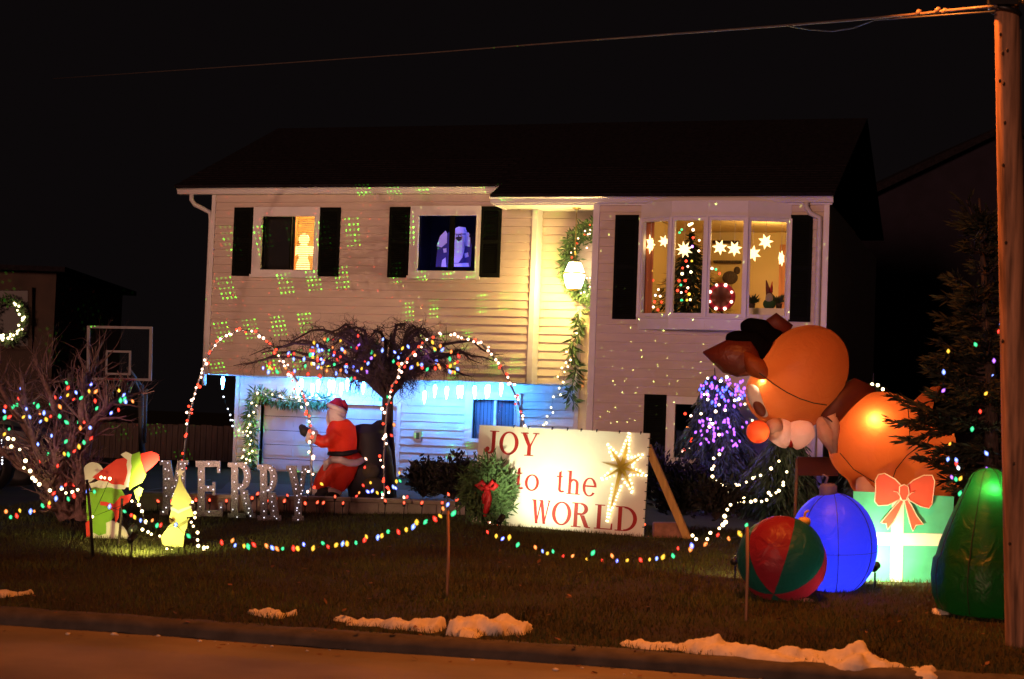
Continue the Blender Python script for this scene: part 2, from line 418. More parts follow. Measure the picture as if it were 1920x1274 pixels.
b.v = [Vector(v) for v in vs]; b.f = [list(f) for f in fs]; b.m = [0]*len(fs); b.s = [False]*len(fs)
b.build('grass', M_grassblade, kind='stuff')
# dead leaves along the kerb and on the lawn (stuff)
b = MB()
for _ in range(520):
    t = random.uniform(-6, 14); d = random.choice([random.uniform(-.5, .6), random.uniform(0, 7)])
    q = K0+KD*t+KN*d; z = gz(q.x, q.y)+.035 if d > .1 else (-.095 if d < -.12 else .02)
    b.leaf((q.x, q.y, z), jit(1)*Vector((1, 1, .3)), (random.uniform(-.4, .4), random.uniform(-.4, .4), 1), random.uniform(.03, .08), random.uniform(.02, .05))
b.build('leaf_litter', M_leaf, kind='stuff')

# snow lumps left along the kerb
def snow(label, pxs, ys, hts, dep_px, seed):
    """ridge line through ground points; hts = heights in m; dep_px = half depth in m"""
    random.seed(seed)
    line = [GR(x, y) for x, y in zip(pxs, ys)]; b = MB(); vs = []; NS = 26; NT = 14
    N = (len(line)-1)*NS+1; off = Vector((seed*7.3, 0, 0))
    for i in range(N):
        k = min(i//NS, len(line)-2); f = i/NS-k; f = f if f <= 1 else 1.0
        c = line[k].lerp(line[k+1], f); hh = lerp(hts[k], hts[k+1], f); wd = lerp(dep_px[k], dep_px[k+1], f)
        e = min(1, i/6, (N-1-i)/6)
        for j in range(NT+1):
            q = j/NT*2-1
            p0 = c+KN*(q*wd); n1 = mnoise.noise(p0*3.1+off); n2 = mnoise.noise(p0*8.5+off); n3 = mnoise.noise(p0*24+off)
            wob = 1+.45*n1+.25*n2
            p = c+KN*(q*wd*(.4+.6*e)*wob)
            z = gz(p.x, p.y)-.035+(hh*.75+.035)*e*max(0, 1-q*q)**.55*(.85+.75*n1+.5*n2)+.018*n3*(1-abs(q))+.008*random.random()
            vs.append((p.x+.02*n2, p.y+.015*n3, z))
    n = NT+1
    b.add(vs, [(i*n+k, (i+1)*n+k, (i+1)*n+k+1, i*n+k+1) for i in range(N-1) for k in range(NT)], 0, True)
    b.build('snow_mound', M_snow, label=label, cat='snow', group='snow remnants along the curb', base=line[0])
snow('tallest lumpy snow pile on the verge, below the wooden stake', [842, 880, 905, 945, 1000], [1182, 1188, 1188, 1186, 1184], [.12, .21, .15, .12, .04], [.2, .30, .26, .22, .15], 1)
snow('long low ridge of snow joining the left side of the tallest pile', [620, 660, 720, 770, 832], [1160, 1168, 1172, 1178, 1184], [.03, .05, .05, .09, .11], [.08, .14, .12, .18, .2], 2)
snow('small snow patch with a pointed left end, alone on the verge', [455, 500, 530, 560], [1148, 1152, 1156, 1150], [.02, .06, .08, .04], [.04, .12, .16, .08], 3)
snow('longest band of snow running along the curb toward the utility pole', [1150, 1250, 1310, 1400, 1500, 1600, 1680, 1765], [1206, 1216, 1218, 1228, 1238, 1246, 1254, 1266], [.03, .06, .11, .08, .09, .13, .09, .04], [.08, .18, .2, .22, .22, .26, .2, .1], 4)
snow('flat snow scrap at the left edge of the verge', [-30, 20, 60], [1117, 1118, 1113], [.03, .06, .04], [.12, .13, .06], 5)
snow('thin snow scrap beside the green blow-up tree', [1742, 1765, 1786], [1147, 1149, 1150], [.01, .03, .01], [.06, .09, .05], 6)
snow('tiny snow scrap beside the striped ball', [1492, 1512, 1530], [1127, 1128, 1129], [.01, .025, .01], [.05, .07, .04], 7)
random.seed(21)
# crumbs of ice and grit at the foot of the kerb (stuff)
b = MB()
for _ in range(85):
    t = random.uniform(-6, 13); q = K0+KD*t-KN*random.uniform(.12, .45)*random.choice((.6, 1, 1)); r_ = random.uniform(.005, .016)*random.choice((.6, 1, 1.5))
    b.ell((q.x, q.y, -.10+r_*.3), (r_*1.5, r_, r_*.6), nu=7, nv=5, fn=lambda th, ph: random.uniform(.6, 1.3))
b.build('ice_crumbs', M_snow, kind='stuff')

# ================================================================== house
YF = 26.6; YL = YF+.55; YB = YF+.30; YR = YF-.65
def X_(px, py, Y): return PY(px, py, Y).x
def Z_(px, py, Y): return PY(px, py, Y).z
xl = (X_(397, 368, YF)+X_(387, 702, YF))/2; xr = (X_(1009, 390, YF)+X_(998, 716, YF))/2
zlb = (Z_(387, 702, YF)+Z_(993, 718, YF))/2; zlt = (Z_(335, 366, YF-.1)+Z_(930, 360, YF-.1))/2
zle = (Z_(330, 354, YF-.1)+Z_(948, 345, YF-.1))/2
rl = (X_(1127, 390, YR)+X_(1110, 800, YR))/2-.10; rr = (X_(1557, 382, YR)+X_(1549, 610, YR))/2
zrt = (Z_(925, 382, YR-.1)+Z_(1558, 378, YR-.1))/2; zre = (Z_(920, 369, YR-.1)+Z_(1560, 364, YR-.1))/2
ll = X_(440, 800, YL); zfb = Z_(760, 893, YL)
zg = 0.60
H = thing('house', 'cream sided two storey house with dark shutters, bay window and lit porch', 'house', ((xl+rr)/2, YF, zg))
def part(b, name, m, parent=None, **k): return b.build(name, m, parent or H, **k)

def cut(x0, x1, z0, z1, holes):
    out = [(x0, x1, z0, z1)]
    for (a, b_, c, d) in holes:
        nx = []
        for (p, q, r_, s_) in out:
            if a >= q or b_ <= p or c >= s_ or d <= r_: nx.append((p, q, r_, s_)); continue
            if r_ < c: nx.append((p, q, r_, c))
            if d < s_: nx.append((p, q, d, s_))
            lo, hi = max(r_, c), min(s_, d)
            if p < a: nx.append((p, a, lo, hi))
            if b_ < q: nx.append((b_, q, lo, hi))
        out = nx
    return out
def wall(x0, x1, z0, z1, Y, holes, m, pitch, name='wall', lap=.026, th=.10):
    b = MB()
    for (p, q, r_, s_) in cut(x0, x1, z0, z1, holes): b.box(p, q, Y, Y+th, r_, s_)
    W_ = b.build(name, m, H)
    nz = int(round((z1-z0)/pitch)); ph = (z1-z0)/nz
    for i in range(nz):
        c0, c1 = z0+i*ph, z0+(i+1)*ph-.009
        for (p, q, r_, s_) in cut(x0+.002, x1-.002, c0, c1, holes):
            if s_-r_ < .004 or q-p < .01: continue
            b = MB()
            yb = Y-lap+(r_-c0)/ph*(lap-.003); yt = Y-lap+(s_-c0)/ph*(lap-.003)
            b.add([(p, yb, r_), (q, yb, r_), (q, yt, s_), (p, yt, s_), (p, Y-.001, r_), (q, Y-.001, r_), (q, Y-.001, s_), (p, Y-.001, s_)],
                  [(0, 1, 2, 3), (4, 0, 3, 7), (1, 5, 6, 2), (0, 4, 5, 1), (3, 2, 6, 7)])
            b.build('siding_board', m, W_)
    return W_
def hole_px(x0, x1, y0, y1, Y):
    return (X_(x0, (y0+y1)/2, Y), X_(x1, (y0+y1)/2, Y), Z_((x0+x1)/2, y1, Y), Z_((x0+x1)/2, y0, Y))

# openings
w1o = hole_px(476, 600, 389, 518, YF); w1 = hole_px(491, 593, 405, 509, YF)
w2o = hole_px(770, 902, 387, 521, YF); w2 = hole_px(784, 896, 403, 511, YF)
w3o = hole_px(873, 977, 736, 828, YL); w3 = hole_px(886, 968, 748, 826, YL)
w4o = hole_px(1250, 1362, 745, 872, YR); w4 = hole_px(1264, 1350, 757, 862, YR)
bayo = hole_px(1197, 1482, 381, 621, YR); bay = hole_px(1203, 1478, 407, 601, YR)
P_ = .137
wall(xl+.07, xr-.07, zlb, zlt, YF, [w1, w2], M_siding, P_)
gar = (X_(487, 840, YL), X_(742, 850, YL), zg, Z_(600, 757, YL))
wall(ll+.07, X_(1088, 700, YB)-.09, zfb, zlb-.014, YL, [w3, gar], M_pale, P_, 'lower_wall')
wall(xr-.07, rl+.2, zlb-.0, zrt+.02, YB, [], M_siding, P_, 'porch_wall')
wall(rl+.10, rr-.08, zfb-.02, zrt, YR, [w4, bay], M_siding, P_, 'wall')
# corner posts, foundation, ends, floors
for a_ in [(xl, xl+.07, YF-.034, YF+.09, zlb-.01, zlt), (xr-.085, xr, YF-.034, YB+.02, zlb-.01, zlt+.02), (ll, ll+.07, YL-.034, YL+.09, zg, zlb-.012), (rl, rl+.10, YR-.036, YB-.004, zg, zrt), (rr-.08, rr, YR-.036, YR+.1, zg, zrt)]:
    b = MB(); b.box(*a_); part(b, 'corner_post', M_white)
b = MB(); b.box(xr+.002, X_(1088, 700, YB)-.09, YB+.03, YL+.11, zlb-.013, zlb-.002); part(b, 'overhang_soffit', M_white)
for a_ in [(ll+.03, gar[0], YL+.02, YL+.3, zg-.3, zfb-.001), (gar[1], rl, YL+.02, YL+.3, zg-.3, zfb-.001), (rl+.03, rr-.03, YR+.02, YR+8, zg-.3, zfb-.021)]:
    b = MB(); b.box(*a_); part(b, 'foundation', M_found)
for a_ in [(rr-.1, rr-.012, YR+.11, YF+7.6, zfb-.01, zrt), (xl+.012, xl+.1, YF+.10, YF+7.6, zlb, zlt), (xl+.1, rr-.1, YF+7.5, YF+7.6, zfb, zrt), (ll, ll+.09, YL+.11, YF+7.5, zg, zlb-.03)]:
    b = MB(); b.box(*a_); part(b, 'end_wall', M_siding)
b = MB(); b.box(xl+.012, xr-.001, YF+.03, YL+.11, zlb-.012, zlb+.02); part(b, 'overhang_soffit', M_white)
# lower ledge strip under the porch wall

# roof: left slope and right slope, the right one reaching further forward
sl_ = .42; xm = X_(944, 352, YF-.15); x0_ = X_(333, 360, YF-.1); x1_ = X_(1563, 365, YR-.1)
ridge_y = YF+3.9
def slab(x0, x1, y0, z0):
    zr = z0+(ridge_y-y0)*sl_; t = .05
    return [(x0, y0, z0), (x1, y0, z0), (x1, ridge_y, zr), (x0, ridge_y, zr), (x1, ridge_y+4.1, zr-4.1*sl_), (x0, ridge_y+4.1, zr-4.1*sl_)]
b = MB()
for (p, q, y0, z0) in [(x0_-.02, xm, YF-.20, zle+.012), (xm+.002, x1_+.03, YR-.20, zre+.012)]:
    v = slab(p, q, y0, z0); dn = Vector((0, 0, -.04))
    b.add([*v, *[Vector(k)+dn for k in v]], [(0, 1, 2, 3), (3, 2, 4, 5), (7, 6, 9, 8), (8, 9, 11, 10)][:2]+[(0, 6, 7, 1), (1, 7, 8, 2), (2, 8, 10, 4), (0, 3, 9, 6), (3, 5, 11, 9)])
ROOF = part(b, 'roof', M_roof)
# shingle courses near the eaves
for (p, q, y0, z0) in [(x0_-.02, xm, YF-.20, zle+.012), (xm+.004, x1_+.03, YR-.20, zre+.012)]:
    for i in range(12):
        b = MB(); ya = y0+i*.14
        for k in range(int((q-p)/.30)):
            xa = p+k*.30+(i % 2)*.13; xb = min(xa+.295, q); zj = random.uniform(.004, .009)
            za = z0+(ya-y0)*sl_; zb = za+.15*sl_
            b.add([(xa, ya, za+zj+.004), (xb, ya, za+zj+.004), (xb, ya+.15, zb+.002), (xa, ya+.15, zb+.002), (xa, ya, za), (xb, ya, za)], [(0, 1, 2, 3), (4, 5, 1, 0)])
        b.build('shingle_course', M_roof, ROOF, kind='stuff')
for a_ in [(x0_+.02, xm-.002, YF-.04, YF-.018, zlt-.005, zle-.05), (xm+.03, x1_-.02, YR-.05, YR-.028, zrt-.03, zre-.05)]:
    b = MB(); b.box(*a_); part(b, 'fascia', M_white)
# gutters: moulded profile
def gutter(x0, x1, y, zt, hgt):
    pr = [(0, 0), (-.10, .0), (-.115, -.03), (-.085, -.05), (-.06, -hgt), (0, -hgt), (0, -hgt+.008), (-.055, -hgt+.008), (-.09, -.012), (-.012, -.012)]
    b = MB(); n = len(pr)
    vs = [(x0, y+a, zt+c) for a, c in pr]+[(x1, y+a, zt+c) for a, c in pr]
    b.add(vs, [(i, n+i, n+(i+1) % n, (i+1) % n) for i in range(n)]+[tuple(reversed(range(n))), tuple(range(n, 2*n))])
    return b
part(gutter(x0_, xm+.12, YF-.04, zle, zle-zlt), 'gutter', M_gutter)
part(gutter(xm-.02, x1_, YR-.05, zre, zre-zrt+.005), 'gutter', M_gutter)
b = MB(); b.box(xm+.03, rr, YR-.03, YR-.002, zrt-.004, zrt+.014); b.box(xm+.03, rl, YR-.002, YB+.02, zrt-.004, zrt+.014); part(b, 'porch_soffit', M_white)
b = MB(); b.box(xm-.004, xm+.03, YR-.04, YF-.02, zrt-.02, zre-.02); part(b, 'return_fascia', M_white)
# downspouts
g0 = Vector((x0_+.28, YF-.11, zlt)); b = MB()
b.tube([g0, g0-Vector((0, 0, .10)), g0+Vector((.05, .03, -.18)), Vector((xl-.06, YF+.02, zlt-.30)), Vector((xl-.05, YF+.06, zlt-.45)), Vector((xl-.05, YF+.07, zlb)), Vector((xl-.05, YF+.08, zlb-.2))], .04, 8)
part(b, 'downspout', M_gutter)
q = PY(1512, 380, YR-.1); e = PY(1537, 415, YR-.05); b = MB()
b.tube([q, q-Vector((0, 0, .07)), q+Vector((.06, .02, -.16)), Vector((e.x, YR-.055, e.z+.05)), Vector((e.x, YR-.055, e.z-.1)), Vector((e.x, YR-.055, zg+.1)), Vector((e.x, YR-.2, zg+.03))], .042, 8)
part(b, 'downspout', M_gutter)

# windows
def frame_boxes(b, o, i, y0, y1, m=0):
    (a, c, d, e), (p, q, r_, s_) = o, i
    b.box(a, p, y0, y1, d, e, m); b.box(q, c, y0, y1, d, e, m); b.box(p, q, y0, y1, d, r_, m); b.box(p, q, y0, y1, s_, e, m)
def window(o, i, Y, mull=None, lab=None, sill=True, mw=.022, mm=None):
    mm = mm or M_white
    b = MB(); frame_boxes(b, o, i, Y-.06, Y+.10)
    ew = .018; frame_boxes(b, (i[0], i[1], i[2], i[3]), (i[0]+ew, i[1]-ew, i[2]+ew, i[3]-ew), Y-.075, Y-.02)
    W_ = part(b, 'window', M_white, label=lab)
    g = (i[0]+ew, i[1]-ew, i[2]+ew, i[3]-ew)
    if mull is not None:
        b = MB(); b.box(mull-mw, mull+mw, Y-.015, Y+.03, g[2], g[3]); b.build('mullion', mm, W_)
    b = MB(); b.add([(g[0], Y+.012, g[2]), (g[1], Y+.012, g[2]), (g[1], Y+.012, g[3]), (g[0], Y+.012, g[3])], [(0, 1, 2, 3)]); b.build('pane', M_glass, W_)
    if sill:
        b = MB(); b.box(o[0]-.02, o[1]+.02, Y-.085, Y-.056, o[2]-.03, o[2]+.02); b.build('sill', M_white, W_)
    return W_
def room(i, Y, dpt, m, name='room', ex=.35, exz=.4):
    b = MB(); x0, x1, z0, z1 = i[0]-ex, i[1]+ex, i[2]-exz, i[3]+exz; y0, y1 = Y+.105, Y+dpt
    b.add([(x0, y0, z0), (x1, y0, z0), (x1, y1, z0), (x0, y1, z0), (x0, y0, z1), (x1, y0, z1), (x1, y1, z1), (x0, y1, z1)],
          [(0, 1, 2, 3), (4, 7, 6, 5), (1, 5, 6, 2), (2, 6, 7, 3), (3, 7, 4, 0)])
    return part(b, name, m)
m1 = X_(545, 455, YF); W1 = window(w1o, w1, YF, m1, mw=.012, mm=M_shutter)
W2 = window(w2o, w2, YF, X_(847, 455, YF), mw=.042, mm=M_shutter)
W3 = window(w3o, w3, YL, X_(928, 785, YL))
W4 = window(w4o, w4, YR)
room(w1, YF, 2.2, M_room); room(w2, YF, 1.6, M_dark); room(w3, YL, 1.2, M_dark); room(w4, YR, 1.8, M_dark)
# window 1: dark blind on the left half, slatted blind in front of the light on the right half
b = MB(); b.box(w1[0]-.05, m1, YF+.16, YF+.17, w1[2]-.05, w1[3]+.05); b.build('drawn_shade', M_dark, W1)
b = MB()
zz = w1[2]
while zz < w1[3]: b.box(m1+.02, w1[1]-.02, YF+.20, YF+.212, zz, zz+.012); zz += .038
b.build('blind', M_blind, W1, kind='stuff')
b = MB(); b.box(m1-.09, m1-.03, YF+.23, YF+.28, w1[2]-.1, w1[3]+.1); b.build('curtain', M_curtain, W1)
lamp('POINT', 'bedroom_light', (w1[1]-.1, YF+1.2, w1[3]+.1), (1, .58, .20), 150, .12)
# lower window curtains
b = MB()
for k in range(24):
    x = lerp(w3[0], w3[1], k/24); b.box(x, x+.025, YL+.10+.012*(k % 2), YL+.11+.012*(k % 2), w3[2], w3[3])
b.build('curtain', M_bluecurt, W3)

def shutter(x0p, x1p, y0p, y1p, Y):
    (a, c, d, e) = hole_px(x0p, x1p, y0p, y1p, Y); b = MB(); y0, y1 = Y-.05, Y-.021
    frame_boxes(b, (a, c, d, e), (a+.05, c-.05, d+.07, e-.07), y0, y1); mid = (d+e)/2
    b.box(a+.05, c-.05, y0, y1, mid-.03, mid+.03); b.box(a+.05, c-.05, y1-.008, y1-.003, d+.07, e-.07)
    S = part(b, 'shutter', M_shutter)
    b = MB(); z = d+.085
    while z < e-.08:
        if abs(z-mid) > .045: b.add([(a+.05, y0+.004, z), (c-.05, y0+.004, z), (c-.05, y0+.018, z+.028), (a+.05, y0+.018, z+.028)], [(0, 1, 2, 3)])
        z += .034
    b.build('louvre', M_shutter, S, kind='stuff')
for a in [(439, 474.5, 390, 518, YF), (599.5, 638, 390, 519, YF), (730, 768.5, 389, 521, YF), (901, 940, 388, 521, YF)]: shutter(*a)
shutter(1152, 1195.5, 404, 599, YR); shutter(1481, 1522, 404, 604, YR); shutter(1207, 1248, 740, 890, YR)

# bow window: four casements on a shallow polygon
bx = [1199, 1256, 1324, 1399, 1481]; off = [0.0, .22, .29, .22, 0.0]
bz0 = (bayo[2]); bz1 = bayo[3]; gz0, gz1 = bay[2], bay[3]
bp = [Vector((X_(px, 505, YR-.03-o_), YR-.03-o_, 0)) for px, o_ in zip(bx, off)]
b = MB()
poly = [*bp, Vector((bp[4].x, YR+.08, 0)), Vector((bp[0].x, YR+.08, 0))]
b.prism([p+Vector((0, 0, gz1)) for p in poly], (0, 0, bz1-gz1))
BAY = part(b, 'bay_window', M_white)
b = MB(); b.prism([p+Vector((0, 0, bz0)) for p in poly], (0, 0, gz0-bz0)); b.build('apron_panel', M_white, BAY)
b = MB(); pp = [p+(Vector((0, -.03, 0))) for p in bp]
b.prism([p+Vector((0, 0, gz1-.035)) for p in [*pp, Vector((bp[4].x, YR-.02, 0)), Vector((bp[0].x, YR-.02, 0))]], (0, 0, .034)); b.build('head_trim', M_white, BAY)
b = MB(); b.prism([p+Vector((0, 0, gz0+.001)) for p in [*pp, Vector((bp[4].x, YR-.02, 0)), Vector((bp[0].x, YR-.02, 0))]], (0, 0, .03)); b.build('sill', M_white, BAY)
for k in range(4):
    a, c = bp[k], bp[k+1]; t = (c-a).normalized(); n_ = Vector((t.y, -t.x, 0)); L = (c-a).length
    ax = (t, n_, Z3); ctr = (a+c)/2-n_*.03; zc = (gz0+gz1)/2; hz = (gz1-gz0)/2-.034
    b = MB(); fw_ = .052
    for sx in (-1, 1): b.obox(ctr+t*(sx*(L/2-fw_/2-.006))+Z3*zc, ax, (fw_/2, .035, hz))
    for sz in (-1, 1): b.obox(ctr+Z3*(zc+sz*(hz-fw_/2)), ax, (L/2-fw_-.006, .034, fw_/2))
    S = b.build('sash', M_white, BAY)
    b = MB(); x2 = L/2-fw_-.006; z2 = hz-fw_
    b.add([ctr+t*(i*x2)+Z3*(zc+j*z2)-n_*.01 for i, j in ((-1, -1), (1, -1), (1, 1), (-1, 1))], [(0, 1, 2, 3)]); b.build('pane', M_glass, BAY)
b = MB()
for p in bp: b.box(p.x-.02, p.x+.02, p.y-.035, p.y+.035, gz0+.03, gz1-.034)
b.build('mullion', M_white, BAY)
# living room behind the bay
rx0, rx1, rz0, rz1 = bp[0].x-.25, bp[4].x+.55, gz0-.75, gz1+.25; ry = YR+4.2
b = MB(); y0 = YR+.105
b.add([(rx0, y0, rz0), (rx1, y0, rz0), (rx1, ry, rz0), (rx0, ry, rz0), (rx0, y0, rz1), (rx1, y0, rz1), (rx1, ry, rz1), (rx0, ry, rz1)],
      [(0, 1, 2, 3), (4, 7, 6, 5), (1, 5, 6, 2), (2, 6, 7, 3), (3, 7, 4, 0)])
LIV = part(b, 'living_room', M_room)
b = MB()
for k in range(9): b.box(bp[0].x+.05+k*.016, bp[0].x+.064+k*.016, YR+.06+.012*(k % 2), YR+.09+.012*(k % 2), gz0, gz1)
b.build('curtain', M_curtain, LIV)
dr = PY(1462, 520, YR+3.9); b = MB(); b.box(dr.x-.05, dr.x+.55, ry-.06, ry-.002, rz0, dr.z+.6); b.box(dr.x+.05, dr.x+.45, ry-.075, ry-.061, rz0+1.2, dr.z+.5)
b.build('inner_door', M_orangewood, LIV)
b = MB()
for (px0, px1, py) in [(1338, 1389, 491), (1336, 1385, 454)]:
    p, q = PY(px0, py, ry-.1), PY(px1, py, ry-.1); b.box(p.x, q.x, ry-.14, ry-.002, p.z-.02, p.z+.02)
b.build('wall_shelf', M_brown, LIV)
p, q = PY(1404, 579, YR+.5), PY(1476, 592, YR+.5); b = MB(); b.box(p.x, q.x+.2, YR+.35, YR+.7, q.z-.15, p.z); b.build('shelf_top', M_white, LIV)
lamp('POINT', 'living_room_light', (lerp(rx0, rx1, .62), YR+2.4, rz1-.35), (1, .62, .20), 70, .15)

# garage door under the overhang
gy = YL+.10; b = MB(); b.box(gar[0]-.07, gar[0], YL-.03, YL+.16, zg, gar[3]+.07); b.box(gar[1], gar[1]+.07, YL-.03, YL+.16, zg, gar[3]+.07); b.box(gar[0], gar[1], YL-.03, YL+.16, gar[3], gar[3]+.07)
GD_ = part(b, 'garage_door', M_white)
nz = 5; zb = zg
for i in range(nz):
    z0, z1 = lerp(zg, gar[3], i/nz)+.006, lerp(zg, gar[3], (i+1)/nz)-.004
    b = MB(); b.box(gar[0]+.004, gar[1]-.004, gy, gy+.04, z0, z1)
    for k in range(4):
        xa, xb = lerp(gar[0], gar[1], k/4)+.05, lerp(gar[0], gar[1], (k+1)/4)-.05
        b.box(xa, xb, gy-.012, gy-.0005, z0+.06, z1-.06)
    b.build('door_section', M_garage, GD_)
b = MB(); b.box(gar[0], gar[1], gy+.06, gy+.08, zg, gar[3]+.1); b.build('door_backing', M_dark, GD_)
# meter box on the siding
p = PY(785, 817, YL); b = MB(); b.box(p.x-.06, p.x+.07, YL-.08, YL-.018, p.z-.1, p.z+.08); b.box(p.x-.01, p.x+.04, YL-.10, YL-.081, p.z-.06, p.z+.05, 1)
part(b, 'outlet_box', [M_steel, M_black])

# front door in the recess
dx0 = X_(1088, 700, YB); dz1 = Z_(1100, 582, YB); dz0 = zlb-.95
b = MB(); b.box(dx0-.07, dx0, YB-.06, YB-.02, dz0, dz1+.07); b.box(dx0, rl-.004, YB-.06, YB-.02, dz1, dz1+.07)
FD = part(b, 'front_door', M_white)
b = MB(); b.box(dx0+.002, rl-.006, YB-.055, YB-.025, dz0, dz1-.002); b.build('door_leaf', M_door, FD)
b = MB(); b.box(dx0+.14, rl-.06, YB-.063, YB-.0555, dz0+.9, dz1-.2); b.build('door_panel', M_white, FD)
hz = Z_(1095, 712, YB); b = MB(); b.tube([(dx0+.06, YB-.10, hz), (dx0+.19, YB-.10, hz)], .012, 8); b.tube([(dx0+.06, YB-.055, hz), (dx0+.06, YB-.11, hz)], .016, 8); b.box(dx0+.035, dx0+.085, YB-.062, YB-.0552, hz-.14, hz+.07)
b.build('handle', M_brass, FD)

# porch lantern on its rod
lp = PY(1077, 515, YB-.45); ty = zrt-.004
T = thing('porch_lantern', 'glowing white glass lantern hanging on a thin rod in the porch', 'lantern', lp)
b = MB(); b.tube([(lp.x, lp.y, ty), (lp.x, lp.y, lp.z+.22)], .008, 6); b.lathe((lp.x, lp.y, ty-.03), [(.02, 0), (.07, .02), (.075, .03)], 12); b.build('rod', M_brass, T)
b = MB(); b.lathe(lp, [(.11, -.23), (.15, -.14), (.175, -.02), (.165, .03), (.13, .12), (.10, .19)], 8, sm=False); b.build('glass_shade', emis('lantern_glass', (1, .86, .52), 14), T)
b = MB(); b.lathe(lp, [(.178, .0), (.19, .01), (.19, .02), (.172, .032)], 8, sm=False); b.lathe(lp, [(.10, .191), (.06, .22), (.01, .24)], 8, sm=False); b.lathe(lp, [(.04, -.27), (.115, -.235), (.112, -.231)], 8, sm=False); b.build('cage', M_brass, T)
lamp('POINT', 'porch_lantern_light', (lp.x-.05, lp.y-.22, lp.z-.16), (1, .68, .20), 250, .14)

# ================================================================== in and on the house
# interior christmas tree
def lerpc(a, b, t): return Vector(a).lerp(Vector(b), t)
tp = PY(1297, 435, YR+1.1); tb = Vector((tp.x, tp.y, tp.z-2.1))
T = thing('christmas_tree', 'lit christmas tree seen through the bay window', 'tree', tb)
b = MB(); b.tube([tb, tp], [.05, .008], 6); b.build('trunk', M_brown, T)
b = MB()
for i in range(3600):
    f = random.random()**.6; a = rnd()*6.283; rr_ = 1.15*f*random.uniform(.35, 1)
    p = Vector((tp.x+rr_*math.cos(a), tp.y+rr_*math.sin(a)*.8, tp.z-2.0*f)); d = Vector((math.cos(a), math.sin(a), -.35))
    b.leaf(p-d*.08, d+jit(.5), (0, 0, 1), .19, .05)
b.build('foliage', M_needle, T, kind='stuff')
cry = lambda x, y: (1190+x/6.067, 400+y/6.067)
P = [((205, 765), 'r'), ((270, 870), 'P'), ((235, 935), 'w'), ((210, 950), 'y'), ((290, 945), 'P'), ((305, 1012), 'r'), ((225, 1008), 'r'), ((212, 1068), 'P'), ((165, 1095), 'g'), ((265, 1100), 'r'), ((190, 1000), 'g'), ((585, 545), 'r'), ((650, 545), 'y'), ((545, 625), 'r'), ((605, 605), 'P'), ((540, 690), 'W'), ((640, 670), 'W'), ((575, 768), 'r'), ((505, 768), 'r'), ((525, 818), 'g'), ((605, 850), 'P'), ((488, 880), 'r'), ((530, 903), 'P'), ((620, 922), 'y'), ((585, 890), 'r'), ((535, 992), 'g'), ((595, 990), 'y'), ((632, 985), 'W'), ((535, 187), 'g'), ((510, 222), 'g'), ((665, 280), 'r'), ((690, 385), 'r'), ((655, 380), 'p'), ((730, 430), 'P'), ((735, 310), 'P'), ((665, 190), 'P'), ((640, 125), 'W'), ((620, 135), 'W'), ((655, 118), 'W'), ((925, 640), 'g'), ((880, 630), 'P'), ((965, 688), 'r')]
string_lights('coloured light string wound round the indoor christmas tree', 'light string', 'indoor tree lights', [(PY(*cry(*p), YR+.55), k) for p, k in P], .021, 'c7', cable=False)
# hanging lit stars
stars = [((182, 355), .12, .19, 'bright narrow star lantern hanging in the first pane by the curtain'), ((335, 320), .9, .12, 'small star lantern half hidden by the first window post'), ((565, 415), .35, .16, 'large star lantern hanging in front of the indoor tree'),
         ((968, 390), .35, .145, 'upper star of the pair in the third pane'), ((1135, 405), .35, .145, 'lower star of the pair in the third pane, beside the window post'), ((1345, 460), .35, .155, 'star lantern partly behind the post at the left of the wide pane'),
         ((1490, 325), .35, .145, 'star lantern hanging highest in the wide pane'), ((1668, 515), .4, .15, 'star lantern hanging edge-on before the orange door')]
M_star = emis('star_glow', (1, .72, .32), 2.6)
for (pq, dy, sz, lab) in stars:
    c = PY(*cry(*pq), YR+dy-.1); T = thing('star_lantern', lab, 'star lantern', c, 'star lanterns hanging in the bay window')
    rot = R(75) if 'edge-on' in lab or 'narrow' in lab else R(20)
    ax = Vector((math.cos(rot), math.sin(rot), 0)); nn = Vector((-math.sin(rot), math.cos(rot), 0)); pts = []
    n = 7 if 'large' not in lab else 9; a0 = random.uniform(0, .6)
    for k in range(2*n):
        q = a0+math.pi*k/n; r_ = sz*.86 if k % 2 == 0 else sz*.42
        pts.append(c+ax*(r_*math.cos(q))+Z3*(r_*math.sin(q)))
    b = MB(); cf, cb = c-nn*.045, c+nn*.045; N = len(pts)
    b.add([*pts, cf, cb], [(k, (k+1) % N, N) for k in range(N)]+[((k+1) % N, k, N+1) for k in range(N)]); b.build('star_body', M_star, T)
    b = MB(); b.tube([c+Z3*sz*.7, Vector((c.x, c.y, gz1+.1))], .003, 4); b.build('thread', M_white, T)
# round marquee sign with bulbs
c = PY(*cry(985, 955), YR+.5); T = thing('marquee_sign', 'round dark red sign ringed with glowing bulbs on the window shelf', 'lit sign', c)
b = MB(); b.lathe(c, [(.215, -.03), (.225, 0), (.215, .03)], 24, ax=(X3, Z3, -Y3)); b.build('disc', M_hatred, T)
b = MB(); b.lathe(c-Y3*.035, [(.16, -.004), (.16, .0)], 20, ax=(X3, Z3, -Y3)); b.build('centre_plate', M_maroon, T)
for k in range(8): q = R(22.5+45*k); bulb(T, c+Vector((.185*math.cos(q), -.05, .2*math.sin(q))), 'P', .024, 'c7')
